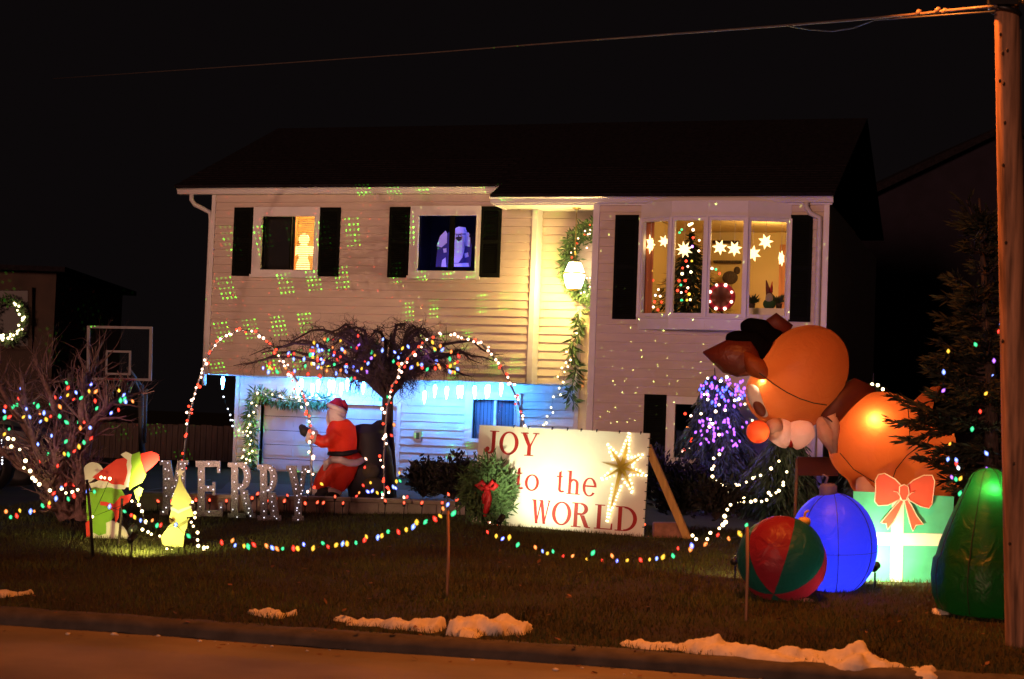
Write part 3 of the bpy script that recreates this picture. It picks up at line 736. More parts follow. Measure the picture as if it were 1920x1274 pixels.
# gnome on the shelf
c = PY(*cry(1530, 1085), YR+.45); T = thing('gnome', 'small gnome with a tall striped hat on the window shelf', 'gnome', c)
b = MB(); b.ell(c+Z3*.07, (.10, .08, .085)); b.build('body', M_green, T)
b = MB(); b.ell(c+Vector((0, -.03, .15)), (.06, .05, .09)); b.build('beard', M_gnomegrey, T)
b = MB(); b.tube([c+Z3*.19, c+Vector((-.03, 0, .30)), c+Vector((-.06, 0, .44))], [.055, .035, .006], 8); b.tube([c+Vector((.02, 0, .25)), c+Vector((.035, 0, .42))], [.03, .006], 8, m=1); b.build('hat', [M_maroon, M_red], T)
for k, (pq, s_, lab) in enumerate([((1335, 1010), .09, 'small potted plant on the left of the window shelf'), ((1640, 1020), .07, 'small potted plant right of the gnome')]):
    c = PY(pq[0]/6.067+1190, 400+1085/6.067, YR+.5); T = thing('potted_plant', lab, 'plant', c, 'potted plants on the window shelf')
    b = MB(); b.lathe(c, [(.04, 0), (.055, .08)], 10); b.build('pot', M_brown, T); b = MB()
    for i in range(60): b.leaf(c+Z3*.08, Vector((random.uniform(-1, 1), random.uniform(-1, 1), random.uniform(.2, 1.4))), Y3, random.uniform(.08, .2), .03)
    b.build('leaves', M_needle, T, kind='stuff')
c = PY(*cry(1085, 735), YR+3.9); T = thing('figurine', 'dark ornament on the wall seen behind the third pane', 'ornament', c)
b = MB(); b.ell(c, (.14, .06, .12)); b.ell(c+Vector((.12, 0, .13)), (.06, .05, .07)); b.build('ornament_body', M_brown, T)
# glowing figure in the left bedroom window
c = PY(568, 500, YF+.40); T = thing('glowing_figure', 'glowing cream angel figure behind the blind of the lit window', 'light figure', c)
M_fig = emis('figure_glow', (1, .70, .26), 2.2); b = MB()
b.lathe(c, [(.12, -.10), (.115, .05), (.075, .15), (.10, .24), (.13, .30), (.06, .38)], 12); b.ell(c+Z3*.47, (.095, .08, .10))
for s_ in (-1, 1): b.tube([c+Vector((s_*.06, 0, .28)), c+Vector((s_*.15, -.02, .27)), c+Vector((s_*.19, -.03, .22))], [.07, .08, .06], 8)
b.build('figure_body', M_fig, T)
# santa picture in the right bedroom window, blue lit
c = PY(858, 500, YF+.5)
z2 = lambda x, y: PY(760+x/3.981, 320+y/3.981, YF+.5)
T = thing('santa_picture', 'bluish lit cardboard santa standing in the dark bedroom window', 'cutout', c)
def flat(T, name, pts, m, dy=0.0, th=.012):
    b = MB(); b.prism([z2(*p)+Vector((0, dy, 0)) for p in pts], (0, th, 0)); return b.build(name, m, T)
flat(T, 'coat', [(225, 720), (240, 560), (300, 480), (340, 450), (460, 450), (495, 560), (485, 720)], M_navy, .006)
flat(T, 'hat', [(360, 440), (395, 420), (450, 425), (460, 470), (355, 475)], M_figwhite)
flat(T, 'beard', [(352, 478), (455, 478), (450, 540), (440, 600), (425, 650), (395, 690), (365, 690), (358, 600)], M_figwhite, -.004)
flat(T, 'pompom', [(452, 470), (470, 462), (482, 478), (474, 500), (456, 496)], M_figwhite, -.006)
flat(T, 'cuff', [(282, 585), (306, 580), (308, 610), (288, 615)], M_figwhite, -.006)
flat(T, 'cuff', [(440, 620), (468, 612), (474, 642), (446, 650)], M_figwhite, -.006)
flat(T, 'brow', [(372, 492), (394, 486), (396, 494), (374, 500)], M_figwhite, -.026)
flat(T, 'brow', [(404, 486), (428, 490), (426, 498), (404, 494)], M_figwhite, -.026)
flat(T, 'face', [(380, 480), (420, 480), (422, 515), (400, 530), (378, 512)], M_blackcloth, -.012)
flat(T, 'sleeve', [(235, 565), (260, 490), (300, 450), (312, 470), (310, 540), (270, 575)], M_figwhite, -.004)
flat(T, 'sleeve', [(455, 490), (485, 500), (482, 570), (440, 560)], M_figwhite, -.004)
flat(T, 'hem', [(268, 720), (275, 670), (300, 650), (305, 720)], M_figwhite, -.004)
flat(T, 'hem', [(360, 718), (365, 695), (470, 690), (475, 718)], M_figwhite, -.004)
lamp('POINT', 'blue_window_light', (c.x-.05, YF+.14, w2[2]-.10), (.13, .13, 1), 16, .03)
lamp('POINT', 'blue_window_light', (c.x, YF+.14, w2[3]+.14), (.13, .13, 1), 12, .03)

# wreath by the front door
def needle_ring(b, c, ax, az, n_, R1, r_, N, L, W, squash=1.0):
    for _ in range(N):
        a = rnd()*6.283; q = rnd()*6.283; e = ax*math.cos(a)+az*(math.sin(a)*squash)
        p = c+e*R1+(e*math.cos(q)-n_*abs(math.sin(q)))*r_*random.random()
        tg = (-ax*math.sin(a)+az*math.cos(a))
        b.leaf(p, e*random.uniform(-.3, 1)+tg*random.uniform(-.4, 1)-n_*random.uniform(0, .8)+jit(.3), n_, L*random.uniform(.6, 1.2), W)
c = PY(1128, 495, YR-.07); c = PY(1119, 492, YB-.12)
T = thing('door_wreath', 'large evergreen wreath with red and white lights beside the porch lantern', 'wreath', c)
b = MB(); needle_ring(b, c, X3, Z3, Y3, .44, .16, 2400, .13, .028, 1.22); b.build('greens', M_garland, T, kind='stuff')
wp = [(545, 215), (503, 232), (483, 245), (440, 243), (445, 297), (387, 310), (383, 348), (418, 348), (438, 340), (487, 325), (490, 358), (540, 378), (537, 415), (537, 300), (313, 392), (300, 445), (278, 500), (238, 545), (245, 595), (407, 493), (395, 375), (405, 820), (440, 820), (482, 830), (512, 895), (435, 940), (345, 985), (415, 1020), (480, 1090), (425, 1000), (460, 1030), (490, 1020), (515, 965), (500, 1010), (475, 1110), (440, 915), (380, 975)]
string_lights('red and warm white lights tucked into the porch wreath', 'light string', 'wreath lights', [(PY(1030+x/5.79, 380+y/5.79, YB-.27), 'P' if y > 780 or i % 3 else 'r') for i, (x, y) in enumerate(wp)], .014, 'c7', cable=False)

# garlands
def garland(label, path, rad, dens, L, W, lights, lkey, lsz, name='garland', m=M_garland):
    T = thing(name, label, 'garland', path[0]); b = MB()
    for i in range(len(path)-1):
        p, q = path[i], path[i+1]; N = max(2, int((q-p).length*dens)); d = (q-p).normalized()
        for k in range(N):
            e = jit(1); e -= d*e.dot(d)*.4
            b.leaf(p.lerp(q, rnd())+e*rad*.4, e+d*random.uniform(-.4, .6)-Z3*.35, jit(1), L*random.uniform(.6, 1.3), W)
    b.build('greens', m, T, kind='stuff')
    b = MB(); b.tube(path, .008, 5); b.build('stem', M_cable, T)
    for p in lights: bulb(T, p, lkey, lsz, 'c7')
    return T
z5 = lambda x, y, Y: PY(480+x/3.981, 700+y/3.981, Y)
z4 = lambda x, y, Y: PY(320+x/3.981, 580+y/3.981, Y)
gp = [z5(x, y, YL-.1) for x, y in [(-40, 420), (-42, 330), (-40, 220), (-30, 165), (40, 150), (120, 180), (200, 195), (290, 205), (380, 195), (480, 205), (560, 200)]]
gl = [z5(x, y, YL-.17) for x, y in [(10, 150), (72, 155), (122, 160), (178, 170), (195, 180), (262, 178), (300, 185), (322, 180), (325, 205), (340, 255), (402, 180), (450, 165), (472, 188), (540, 158), (585, 175)]]
garland('evergreen garland with warm lights along the top of the garage door', gp[3:], .13, 330, .17, .03, gl, 'W', .017)
gl2 = [z4(x, y, YL-.17) for x, y in [(585, 795), (590, 860), (565, 910), (575, 945), (590, 1010), (545, 1050), (540, 1100), (565, 1120), (590, 1130), (560, 1150), (620, 770), (605, 700), (575, 885), (600, 980), (610, 1060), (530, 1110), (640, 720), (585, 1080), (595, 920)]]
garland('evergreen garland with warm lights hanging down the left side of the garage door', [z4(x, y, YL-.1) for x, y in [(620, 650), (600, 720), (590, 800), (600, 900), (610, 980), (590, 1060), (585, 1180), (580, 1330)]], .11, 300, .16, .03, gl2, 'W', .017)
z7 = lambda x, y, Y: PY(860+x/3.981, 580+y/3.981, Y)
dg = [z7(x, y, YB-.16) for x, y in [(905, 0), (890, 90), (905, 150), (870, 220), (835, 280), (860, 380), (875, 460), (850, 560), (830, 640), (860, 700)]]
garland('long green swag hanging beside the front door', dg, .055, 120, .19, .045, [], 'W', .015)
# drape end below the swag
b = MB(); q = [z7(x, y, YB-.24) for x, y in [(870, 640), (905, 690), (868, 760), (830, 780), (750, 830), (790, 790), (860, 740), (840, 700)]]
string_lights('warm lights running down beside the green door swag', 'light string', 'warm white strands', [(z7(x, y, YB-.30), 'W') for x, y in [(880, 180), (805, 320), (835, 380), (815, 430), (790, 470), (770, 440), (740, 505), (780, 545), (750, 590), (760, 640), (708, 655), (690, 735), (703, 772), (660, 800), (655, 850), (636, 865), (800, 400), (775, 580)]], .016, 'c7', rad=.003, sag=.02)
string_lights('white strand dropping from the icicle at the left house corner', 'light string', 'warm white strands', [(z4(x, y, YL-.05), 'W' if y > 880 else 'w') for x, y in [(395, 655), (427, 745), (445, 790), (448, 828), (463, 830), (462, 872), (508, 905), (540, 920)]], .014, 'c7', rad=.003)

# icicle lights along the overhang
M_ice = emis('icicle_glow', (0.055, 0.31, 1.0), 190)
M_ice.node_tree.nodes['Principled BSDF'].inputs['Base Color'].default_value = (.8, .9, 1, 1)
ice = [(315, 122), (340, 88), (422, 125), (463, 95), (550, 97), (577, 97), (637, 120), (682, 88), (800, 108), (1258, 180), (1335, 135), (1424, 145), (1512, 140), (1535, 138), (1632, 142), (1722, 140), (1735, 130), (1830, 122), (-248, 72)]
names = ['first from the left in the group over the garage door', 'second, set high, over the garage door', 'hanging low left of the santa hat', 'tilted one between two low ones over the garage door', 'left one of the close pair above the santa hat', 'right one of the close pair above the santa hat', 'low one above the santa hat', 'high one right of the santa hat', 'one beside the bare tree fork', 'lowest one, right of the tree trunk', 'second one right of the tree trunk', 'third one right of the tree trunk', 'left half of the pair left of the lower window', 'right half of the pair left of the lower window', 'above the left edge of the lower window', 'left of the pair above the lower window', 'right of the pair above the lower window', 'last one, by the right arch leg', 'alone at the left house corner']
for (xy, nm) in zip(ice, names):
    c = z5(xy[0], xy[1], YF+.03)
    T = thing('icicle_light', 'glowing icicle, '+nm, 'icicle light', c, 'icicle lights under the overhang')
    tl = Vector((random.uniform(-.03, .03), 0, 1)).normalized(); b = MB()
    b.tube([c-tl*.11, c-tl*.02, c+tl*.06, c+tl*.10], [.006, .026, .032, .02], 8); b.build('icicle_body', M_ice, T)
    b = MB(); b.tube([c+tl*.10, Vector((c.x, c.y, zlb-.012))], .004, 4); b.build('hook', M_cable, T)

# laser dots thrown on the house front by a small projector on the lawn
def projector(name, loc, target, col, sx, dens, cells, energy, thr, seed, roll=0.0, ang=70, big=(9.0, 12.0)):
    o = lamp('SPOT', name, loc, (1, 1, 1), energy, 0.0, target, R(ang), 0.1); l = o.data
    o.rotation_euler.rotate_axis('Z', roll)
    l.use_nodes = True; t = l.node_tree; nd = t.nodes; lk = t.links; em = nd['Emission']
    def M(op, a, b=None, c=None):
        n = nd.new('ShaderNodeMath'); n.operation = op
        for i, v in enumerate((a, b, c)):
            if v is None: continue
            if isinstance(v, (int, float)): n.inputs[i].default_value = v
            else: lk.new(v, n.inputs[i])
        return n.outputs[0]
    ge = nd.new('ShaderNodeNewGeometry'); mx_ = o.rotation_euler.to_matrix()
    def dt(a):
        n = nd.new('ShaderNodeVectorMath'); n.operation = 'DOT_PRODUCT'; lk.new(ge.outputs['Incoming'], n.inputs[0]); n.inputs[1].default_value = a; return n.outputs['Value']
    dz_ = dt(mx_.col[2]); u, v = M('DIVIDE', dt(mx_.col[0]), dz_), M('DIVIDE', dt(mx_.col[1]), dz_)
    if cells:
        du, dv = M('SUBTRACT', M('FRACT', M('MULTIPLY', u, dens)), .5), M('SUBTRACT', M('FRACT', M('MULTIPLY', v, dens)), .5)
        dist = M('SQRT', M('ADD', M('MULTIPLY', du, du), M('MULTIPLY', dv, dv)))
        dot = M('LESS_THAN', dist, .21)
        ca, cb = M('MULTIPLY', u, big[0]), M('MULTIPLY', v, big[1])
        shift = M('MULTIPLY', M('FLOOR', cb), .43)
        ca = M('ADD', ca, shift)
        inside = M('MULTIPLY', M('LESS_THAN', M('FRACT', ca), .52), M('LESS_THAN', M('FRACT', cb), .60))
        wn = nd.new('ShaderNodeTexWhiteNoise'); wn.noise_dimensions = '2D'; cv = nd.new('ShaderNodeCombineXYZ')
        lk.new(M('FLOOR', ca), cv.inputs[0]); lk.new(M('FLOOR', cb), cv.inputs[1]); lk.new(cv.outputs[0], wn.inputs['Vector'])
        pres = M('GREATER_THAN', wn.outputs['Value'], thr)
        wn2 = nd.new('ShaderNodeTexWhiteNoise'); wn2.noise_dimensions = '2D'; cv2 = nd.new('ShaderNodeCombineXYZ')
        lk.new(M('FLOOR', M('MULTIPLY', u, dens)), cv2.inputs[0]); lk.new(M('FLOOR', M('MULTIPLY', v, dens)), cv2.inputs[1]); lk.new(cv2.outputs[0], wn2.inputs['Vector'])
        amp = M('MULTIPLY', wn2.outputs['Value'], wn2.outputs['Value'])
        on = M('MULTIPLY', M('MULTIPLY', dot, inside), M('MULTIPLY', pres, M('ADD', amp, .12)))
    else:
        vo = nd.new('ShaderNodeTexVoronoi'); vo.voronoi_dimensions = '2D'; vo.inputs['Scale'].default_value = dens
        cv = nd.new('ShaderNodeCombineXYZ'); lk.new(M('ADD', u, seed), cv.inputs[0]); lk.new(v, cv.inputs[1]); lk.new(cv.outputs[0], vo.inputs['Vector'])
        sc_ = nd.new('ShaderNodeSeparateColor'); lk.new(vo.outputs['Color'], sc_.inputs[0])
        on = M('MULTIPLY', M('LESS_THAN', vo.outputs['Distance'], thr), M('MULTIPLY', sc_.outputs[0], sc_.outputs[0]))
    cc = nd.new('ShaderNodeCombineXYZ')
    for i in range(3): lk.new(M('MULTIPLY', on, col[i]), cc.inputs[i])
    lk.new(cc.outputs[0], em.inputs['Color'])
    return o
for LP, lab_, tgt_ in [(GD(507, 22.95)+Z3*.12, 'small black laser projector on a short stake behind the second R of MERRY', PY(600, 500, YF)), (GD(985, 22.5)+Z3*.15, 'small black laser projector on a short stake behind the joy sign', PY(1290, 520, YR))]:
    T = thing('laser_projector', lab_, 'projector', LP, 'laser projectors')
    pd = (tgt_-LP-Z3*.15).normalized(); le = LP+Z3*.15+pd*.08
    b = MB(); b.tube([LP-Z3*.03, LP+Z3*.12], .012, 6); b.build('stake', M_black, T)
    b = MB(); b.tube([LP+Z3*.15-pd*.06, LP+Z3*.15+pd*.05], .04, 10); b.build('head', M_black, T)
    if lab_.endswith('MERRY'):
        projector('laser_green', le, PY(600, 500, YF), (.10, 1, .03), 1, 92, True, 10500, .40, 1, R(14), 74, (13.0, 10.5))
        projector('laser_red', le, PY(600, 500, YF), (1, .07, .03), 1, 44, False, 3000, .09, 3.3, 0, 74)
    else:
        projector('laser_sparse', le, tgt_, (.75, 1, .25), 1, 26, False, 5000, .06, 7.7, 0, 96)

# ================================================================== garden
# low stone wall of the planting bed
def gl_(px, py): return GR(px, py)
wa, wb = GR(262, 958), GR(872, 966)
wdir = (wb-wa).normalized(); wd2 = Vector((wdir.x, wdir.y, 0)).normalized(); wn_ = Vector((-wd2.y, wd2.x, 0)); wl_len = (wb-wa).length
bedz = max(wa.z, wb.z)+.17
T = thing('garden_wall', 'low stone edging wall with flat cap stones round the planting bed', 'garden wall', wa)
b = MB(); b.obox((wa+wb)/2+wn_*.1+Z3*0, (wd2, wn_, Z3), (wl_len/2, .09, .001)); b.v = []; b.f = []; b.m = []; b.s = []
n = 11
for i in range(n):
    s0, s1 = wl_len*i/n+.004, wl_len*(i+1)/n-.004; c = wa+wd2*((s0+s1)/2)+wn_*.10; zt = bedz-.05
    bb = MB(); bb.obox(Vector((c.x, c.y, (wa.z-.1+zt)/2)), (wd2, wn_, Z3), ((s1-s0)/2, .09+random.uniform(-.006, .006), (zt-wa.z+.1)/2)); bb.build('wall_block', M_block, T)
s0 = 0
while s0 < wl_len-.2:
    L = min(random.uniform(.55, .9), wl_len-s0); c = wa+wd2*(s0+L/2)+wn_*.10; zj = random.uniform(0, .012)
    bb = MB(); bb.obox(Vector((c.x, c.y, bedz-.022+zj)), (wd2, wn_, Z3), (L/2-.006, .135+random.uniform(-.01, .02), .026)); o = bb.build('cap_stone', M_stone, T)
    mo = o.modifiers.new('b', 'BEVEL'); mo.width = .01; mo.segments = 2; s0 += L
b = MB(); q = [wa+wn_*.15, wb+wn_*.15, Vector((rl+.2, YR-.02, 0)), Vector((rl+.2, YL+.1, 0)), Vector((ll, YL+.1, 0)), Vector((wa.x-.1, wa.y+2.5, 0))]
b.add([(p.x, p.y, bedz-.03) for p in q], [tuple(range(6))]).build('bed_soil', M_soil, kind='structure')

# red flame lights on little stakes along the bed
PLN = iter(['under the second R of MERRY, left one', 'under the second R of MERRY, middle one', 'under the second R of MERRY, right one', 'at the foot of the letter Y', 'behind the letter Y, set higher', 'just right of the letter Y', 'below the left boot of the santa', 'below the middle of the santa boots', 'before the right boot of the santa', 'below the right edge of the santa', 'at the foot of the right arch leg', 'just right of the arch leg, below the tree trunk', 'below the first dark bush', 'below the second dark bush', 'tall one left of the sign wreath', 'beside the tall one by the wreath', 'touching the left edge of the sign wreath', 'behind the letter M, left one', 'behind the letter M, right one', 'left of the letter E', 'at the right of the letter E', 'behind the first R of MERRY', 'between the two letters R'])
def pl(px, py, D, key='R'):
    p = U(px, py, D); g = gz(p.x, p.y)
    T = thing('path_light', PLAB+next(PLN), 'path light', Vector((p.x, p.y, g)), 'red stake lights along the bed')
    b = MB(); b.tube([(p.x, p.y, g-.02), (p.x+random.uniform(-.015, .015), p.y, p.z-.03)], .007, 5); b.lathe(p-Z3*.05, [(.012, 0), (.022, .012), (.02, .03)], 8); b.build('stake', M_black, T)
    bulb(T, p, key, .021, 'c9')
PLAB = 'red stake light '
zz5 = lambda x, y: (480+x/3.981, 700+y/3.981)
for xy in [(12, 900), (85, 955), (150, 940), (212, 955), (235, 912), (367, 972), (458, 965), (503, 968), (590, 922), (650, 970), (965, 952), (1105, 968), (1238, 968), (1390, 968), (1437, 905), (1500, 945), (1530, 915)]: pl(*zz5(*xy), 21.7)
for x, y in [(1180, 478), (1280, 478), (1462, 470), (1565, 470), (1690, 475), (1882, 455), (480, 345+820-820), ]:
    if x > 600: pl(x/3.981, 820+y/3.981, 21.9)

# two tall light arches
def arch(label, pxs, D, D2=None):
    path = [U(x, y, D) for x, y in pxs]
    T = thing('light_arch', label, 'light arch', path[0], 'thin pole arches wound with lights')
    b = MB(); b.tube(path, [.014]*len(path), 6); b.build('pole', M_steel, T)
    pts = []; total = 0
    for i in range(len(path)-1):
        L = (path[i+1]-path[i]).length; k = int(L/.050)
        for j in range(k):
            if path[i].z < bedz+.9 and rnd() < .35: continue
            p = path[i].lerp(path[i+1], (j+rnd()*.7)/k)+RT*random.gauss(0, .022)+UP*random.gauss(0, .02)-FW*.02; pts.append(p)
    b = MB(); sp = []
    for i, p in enumerate(path[:-1]):
        L = (path[i+1]-p).length; k = max(2, int(L/.05))
        for j in range(k): sp.append(p.lerp(path[i+1], j/k)+RT*(.022*math.cos(j*2.1+i))+FW*(.022*math.sin(j*2.1+i)))
    b.tube(sp, .004, 4); b.build('cable', M_cable, T)
    for i, p in enumerate(pts): bulb(T, p, 'P' if random.random() < .55 else 'r', random.uniform(.013, .021), 'c7')
g1 = [(340, 948), (343, 860), (352, 790), (366, 735), (378, 697), (390, 667), (405, 645), (425, 628), (455, 619), (485, 625), (505, 645), (520, 665), (540, 690), (556, 714), (569, 741), (577, 773), (583, 810), (584, 850), (584, 890), (583, 936)]
arch('left light arch, its tops just before the upper left wall', g1, 22.6)
g2 = [(720, 936), (720, 900), (720, 850), (725, 770), (734, 725), (743, 713), (751, 688), (770, 666), (787, 649), (806, 634), (826, 628), (847, 626), (866, 632), (890, 638), (904, 645), (919, 662), (934, 681), (949, 705), (960, 728), (970, 749), (977, 775), (983, 800), (988, 870), (990, 935)]
arch('right light arch, rising past the bare tree and ending behind the joy sign', g2, 22.5)

# bare trees
def branch(b, p, d, L, r_, depth, droop, spread, ends, wig=.25, kids=3, up=0.0, nseg=5):
    pts, rs = [p], [r_]; q = Vector(p); dd = Vector(d).normalized()
    for i in range(nseg):
        dd = (dd+jit(wig)+Z3*(up-droop*(i/nseg))*.35).normalized(); q = q+dd*(L/nseg); pts.append(q); rs.append(r_*(1-.6*(i+1)/nseg))
    b.tube(pts, rs, 5 if depth > 1 else 3, cap=False)
    ends.append(q)
    if depth > 0:
        for k in range(kids):
            i = random.randint(1, nseg); e = (dd+jit(spread)).normalized()
            branch(b, pts[i], e, L*random.uniform(.45, .75), rs[i]*.65, depth-1, droop, spread, ends, wig, kids, up, max(3, nseg-1))
def lights_on(label, group, data, f, size=.021, D0=None, dj=.35, cable=False, cat='light string'):
    pts = [(U(*f(x, y), D0+random.uniform(-dj, dj)), k) for (x, y, k) in data]
    return string_lights(label, cat, group, pts, size, 'c9', cable=cable)
def parse(s):
    o = []
    for w_ in s.split():
        a = w_.split(','); o.append((float(a[0]), float(a[1]), a[2]))
    return o
random.seed(5)
# umbrella shaped bare tree in the bed
TD = 23.9; tb = GD(730, TD); tb.z = bedz-.05
T = thing('umbrella_tree', 'bare umbrella shaped tree in the planting bed, crown full of coloured lights', 'tree', tb)
fork = U(727, 738, TD); b = MB()
b.tube([tb, lerpc(tb, fork, .3)+RT*.015, lerpc(tb, fork, .65)-RT*.01, fork], [.115, .095, .085, .075], 10); b.build('trunk', M_brown, T)
b = MB(); ends = []
for k in range(40):
    a = 6.283*k/27*2+random.uniform(-.25, .25); hv = (RT*1.28*math.cos(a)+_h.cross(Z3)*-.9*math.sin(a)); L = random.uniform(.65, 1.75) if k < 27 else random.uniform(.45, 1.15)
    pts = [fork-Z3*.08]; rs = [.045]
    hh = random.uniform(.32, .68) if k < 27 else random.uniform(.55, .82)
    for i in range(1, 9):
        f = i/8; z = hh*math.sin(min(1, f*1.15)*math.pi*.62)*1.25-(.38*max(0, f-.6)**1.3)
        pts.append(fork+hv*(L*f*(.82 if RT.dot(hv) > 0 else 1))+Z3*z+jit(.045)); rs.append(.032*(1-f)**.8+.005)
    b.tube(pts, rs, 6, cap=False)
    for i in range(2, 9):
        for _ in range(4):
            branch(b, pts[i].lerp(pts[i-1], rnd()), hv*.35+jit(.8)+Z3*random.uniform(-.15, .25), random.uniform(.18, .36), rs[i]*.28+.001, 2, .7, 1.0, ends, .75, 3, 0, 7)
b.build('crown', M_brown, T)
S1 = '1215,222,r 1268,235,y 1070,250,y 1353,275,g 1210,285,o 1106,308,b 1180,310,g 1280,300,b 1390,290,r 1045,310,r 1300,320,o 1418,322,B 1500,320,g 1580,308,b 1730,293,y 880,330,b 920,335,r 1045,345,g 1525,343,y 918,373,b 995,373,b 1095,360,o 1097,380,r 1700,362,b 1663,390,g 1450,390,r 1052,408,y 1065,405,w 1222,414,g 1312,410,r 740,405,r 1005,425,g 1100,435,B 1172,430,y 690,440,B 740,437,y 770,440,r 860,437,o 730,470,b 795,468,g 880,470,r 925,462,b 940,470,b 1270,455,o 1395,464,b 1237,482,b 1025,485,r 900,498,w 1115,500,r 1375,515,r 1345,520,g 1747,430,r 1797,435,B 1848,410,y 1875,435,r'
f4 = lambda x, y: (320+x/3.981, 580+y/3.981)
d1 = [(*f4(x, y), k) for x, y, k in parse(S1)]
S2 = '945,415,b 1080,390,g 700,473,B 765,442,y 805,475,r 855,493,g 935,483,r 980,475,o 1055,465,r 1085,460,y 1130,435,y 1155,420,r 1157,490,b 1080,515,b 1105,522,o 1128,520,y 1093,318,o 1005,300,b 930,290,y 470,777,g 388,795,g'
d1 += [(640+x/5.308, 600+y/5.308, k) for x, y, k in parse(S2)]
for _ in range(48):
    q_ = rnd()*6.283; r2_ = rnd()**.5; d1.append((690+180*r2_*math.cos(q_), 664+36*r2_*math.sin(q_), random.choice('rgbByobp')))
lights_on('coloured lights scattered through the crown of the bare umbrella tree', 'tree lights', d1, lambda x, y: (x, y), .024, TD-.4, .45)
S3 = '800,838,r 855,818,y 770,893,o 750,918,r 868,880,B 835,885,B 905,893,y 940,893,g 985,858,r 995,882,o 1042,858,B 1025,850,b 1075,805,g 1048,808,y 1070,745,y 1105,930,W 1165,933,w 1128,925,r 820,640,P 812,703,r 775,745,o 490,828,y 1030,385,o 1012,465,r'
lights_on('coloured lights lying at the foot of the umbrella tree', 'tree lights', parse(S3), lambda x, y: (480+x/3.981, 700+y/3.981), .021, 22.9, .1)

# multi stemmed bare shrub at the left
random.seed(9)
SD = 20.2; sb = GR(130, 973)
T = thing('bare_shrub', 'tall multi stemmed leafless shrub at the left lawn edge, hung with coloured lights', 'shrub', sb)
stems = [[(126, 972), (112, 915), (104, 850), (108, 795), (95, 740), (70, 690)], [(140, 974), (128, 930), (110, 880), (60, 820), (20, 760), (-15, 700)], [(152, 974), (150, 900), (158, 820), (152, 770), (165, 715), (180, 680)],
         [(150, 974), (152, 890), (128, 830), (120, 760), (132, 700)], [(157, 974), (158, 860), (172, 795), (205, 760), (240, 735)], [(120, 974), (90, 910), (40, 870), (-20, 830), (-60, 780)], [(135, 974), (118, 900), (70, 850), (50, 780), (40, 700)]]
for k, st in enumerate(stems):
    b = MB(); ends = []; dz = [SD+random.uniform(-.5, .5)*(i/4) for i in range(len(st))]
    pts = [U(x, y, z) for (x, y), z in zip(st, dz)]; rs = [.062*(1-i/len(st))**.8+.008 for i in range(len(st))]
    b.tube(pts, rs, 7, cap=False); b.build('stem', M_twig, T)
    b = MB()
    for i in range(1, len(pts)):
        for _ in range(11):
            branch(b, pts[i].lerp(pts[i-1], rnd()), (pts[i]-pts[i-1]).normalized()*.5+jit(.8)+Z3*.3, random.uniform(.2, .42), rs[i]*.5+.003, 3, -.3, .75, ends, .26, 2, .18, 4)
    b.build('twigs', M_twig, T, kind='stuff')
f1 = lambda x, y: (x/3.981, 560+y/3.981)
S4 = '157,670,b 497,630,g 507,668,r 568,702,b 505,722,y 680,640,B 665,692,y 715,695,o 888,688,y 922,722,b 410,738,r 450,738,B 605,743,g 550,755,r 710,765,r 930,750,g 900,762,g 938,772,b 990,750,r 990,768,o 135,752,r 247,773,g 190,770,g 127,795,g 98,806,g 283,804,g 377,787,g 723,820,g 447,808,o 197,825,b 297,857,o 328,855,b 830,855,B 770,868,o 885,832,r 40,808,r 32,842,b 36,890,g 70,885,r 175,885,y 345,903,y 378,880,r 445,880,g 222,885,b 302,918,b 497,925,g 577,925,g 628,925,r 25,945,o 68,975,g 600,968,o 673,965,b 385,1025,b 33,1013,y 235,1055,y 283,1088,b 492,1068,g 680,1045,r 627,1075,g 590,1107,y 672,1108,b 480,1160,y 510,1165,g 525,1140,b 555,1140,r 358,1160,g 340,1198,b 290,1212,r 382,1203,o 430,1250,r 445,1255,r 370,1320,g 365,1330,w 405,1450,r 490,1390,r 550,1390,r'
lights_on('coloured lights scattered through the bare shrub', 'tree lights', parse(S4), f1, .022, SD-.3, .4)
string_lights('warm white strand sloping from the bare shrub down to its base', 'light string', 'warm white strands', [(U(*f1(x, y), SD-.55), 'W') for x, y in [(60, 1045), (100, 1050), (85, 1105), (147, 1128), (148, 1175), (190, 1212), (178, 1265), (225, 1288), (243, 1340), (263, 1360), (293, 1388), (372, 1433), (460, 1420), (492, 1452), (540, 1445), (580, 1428)]], .02, 'c7', rad=.003, sag=.01)
T = None

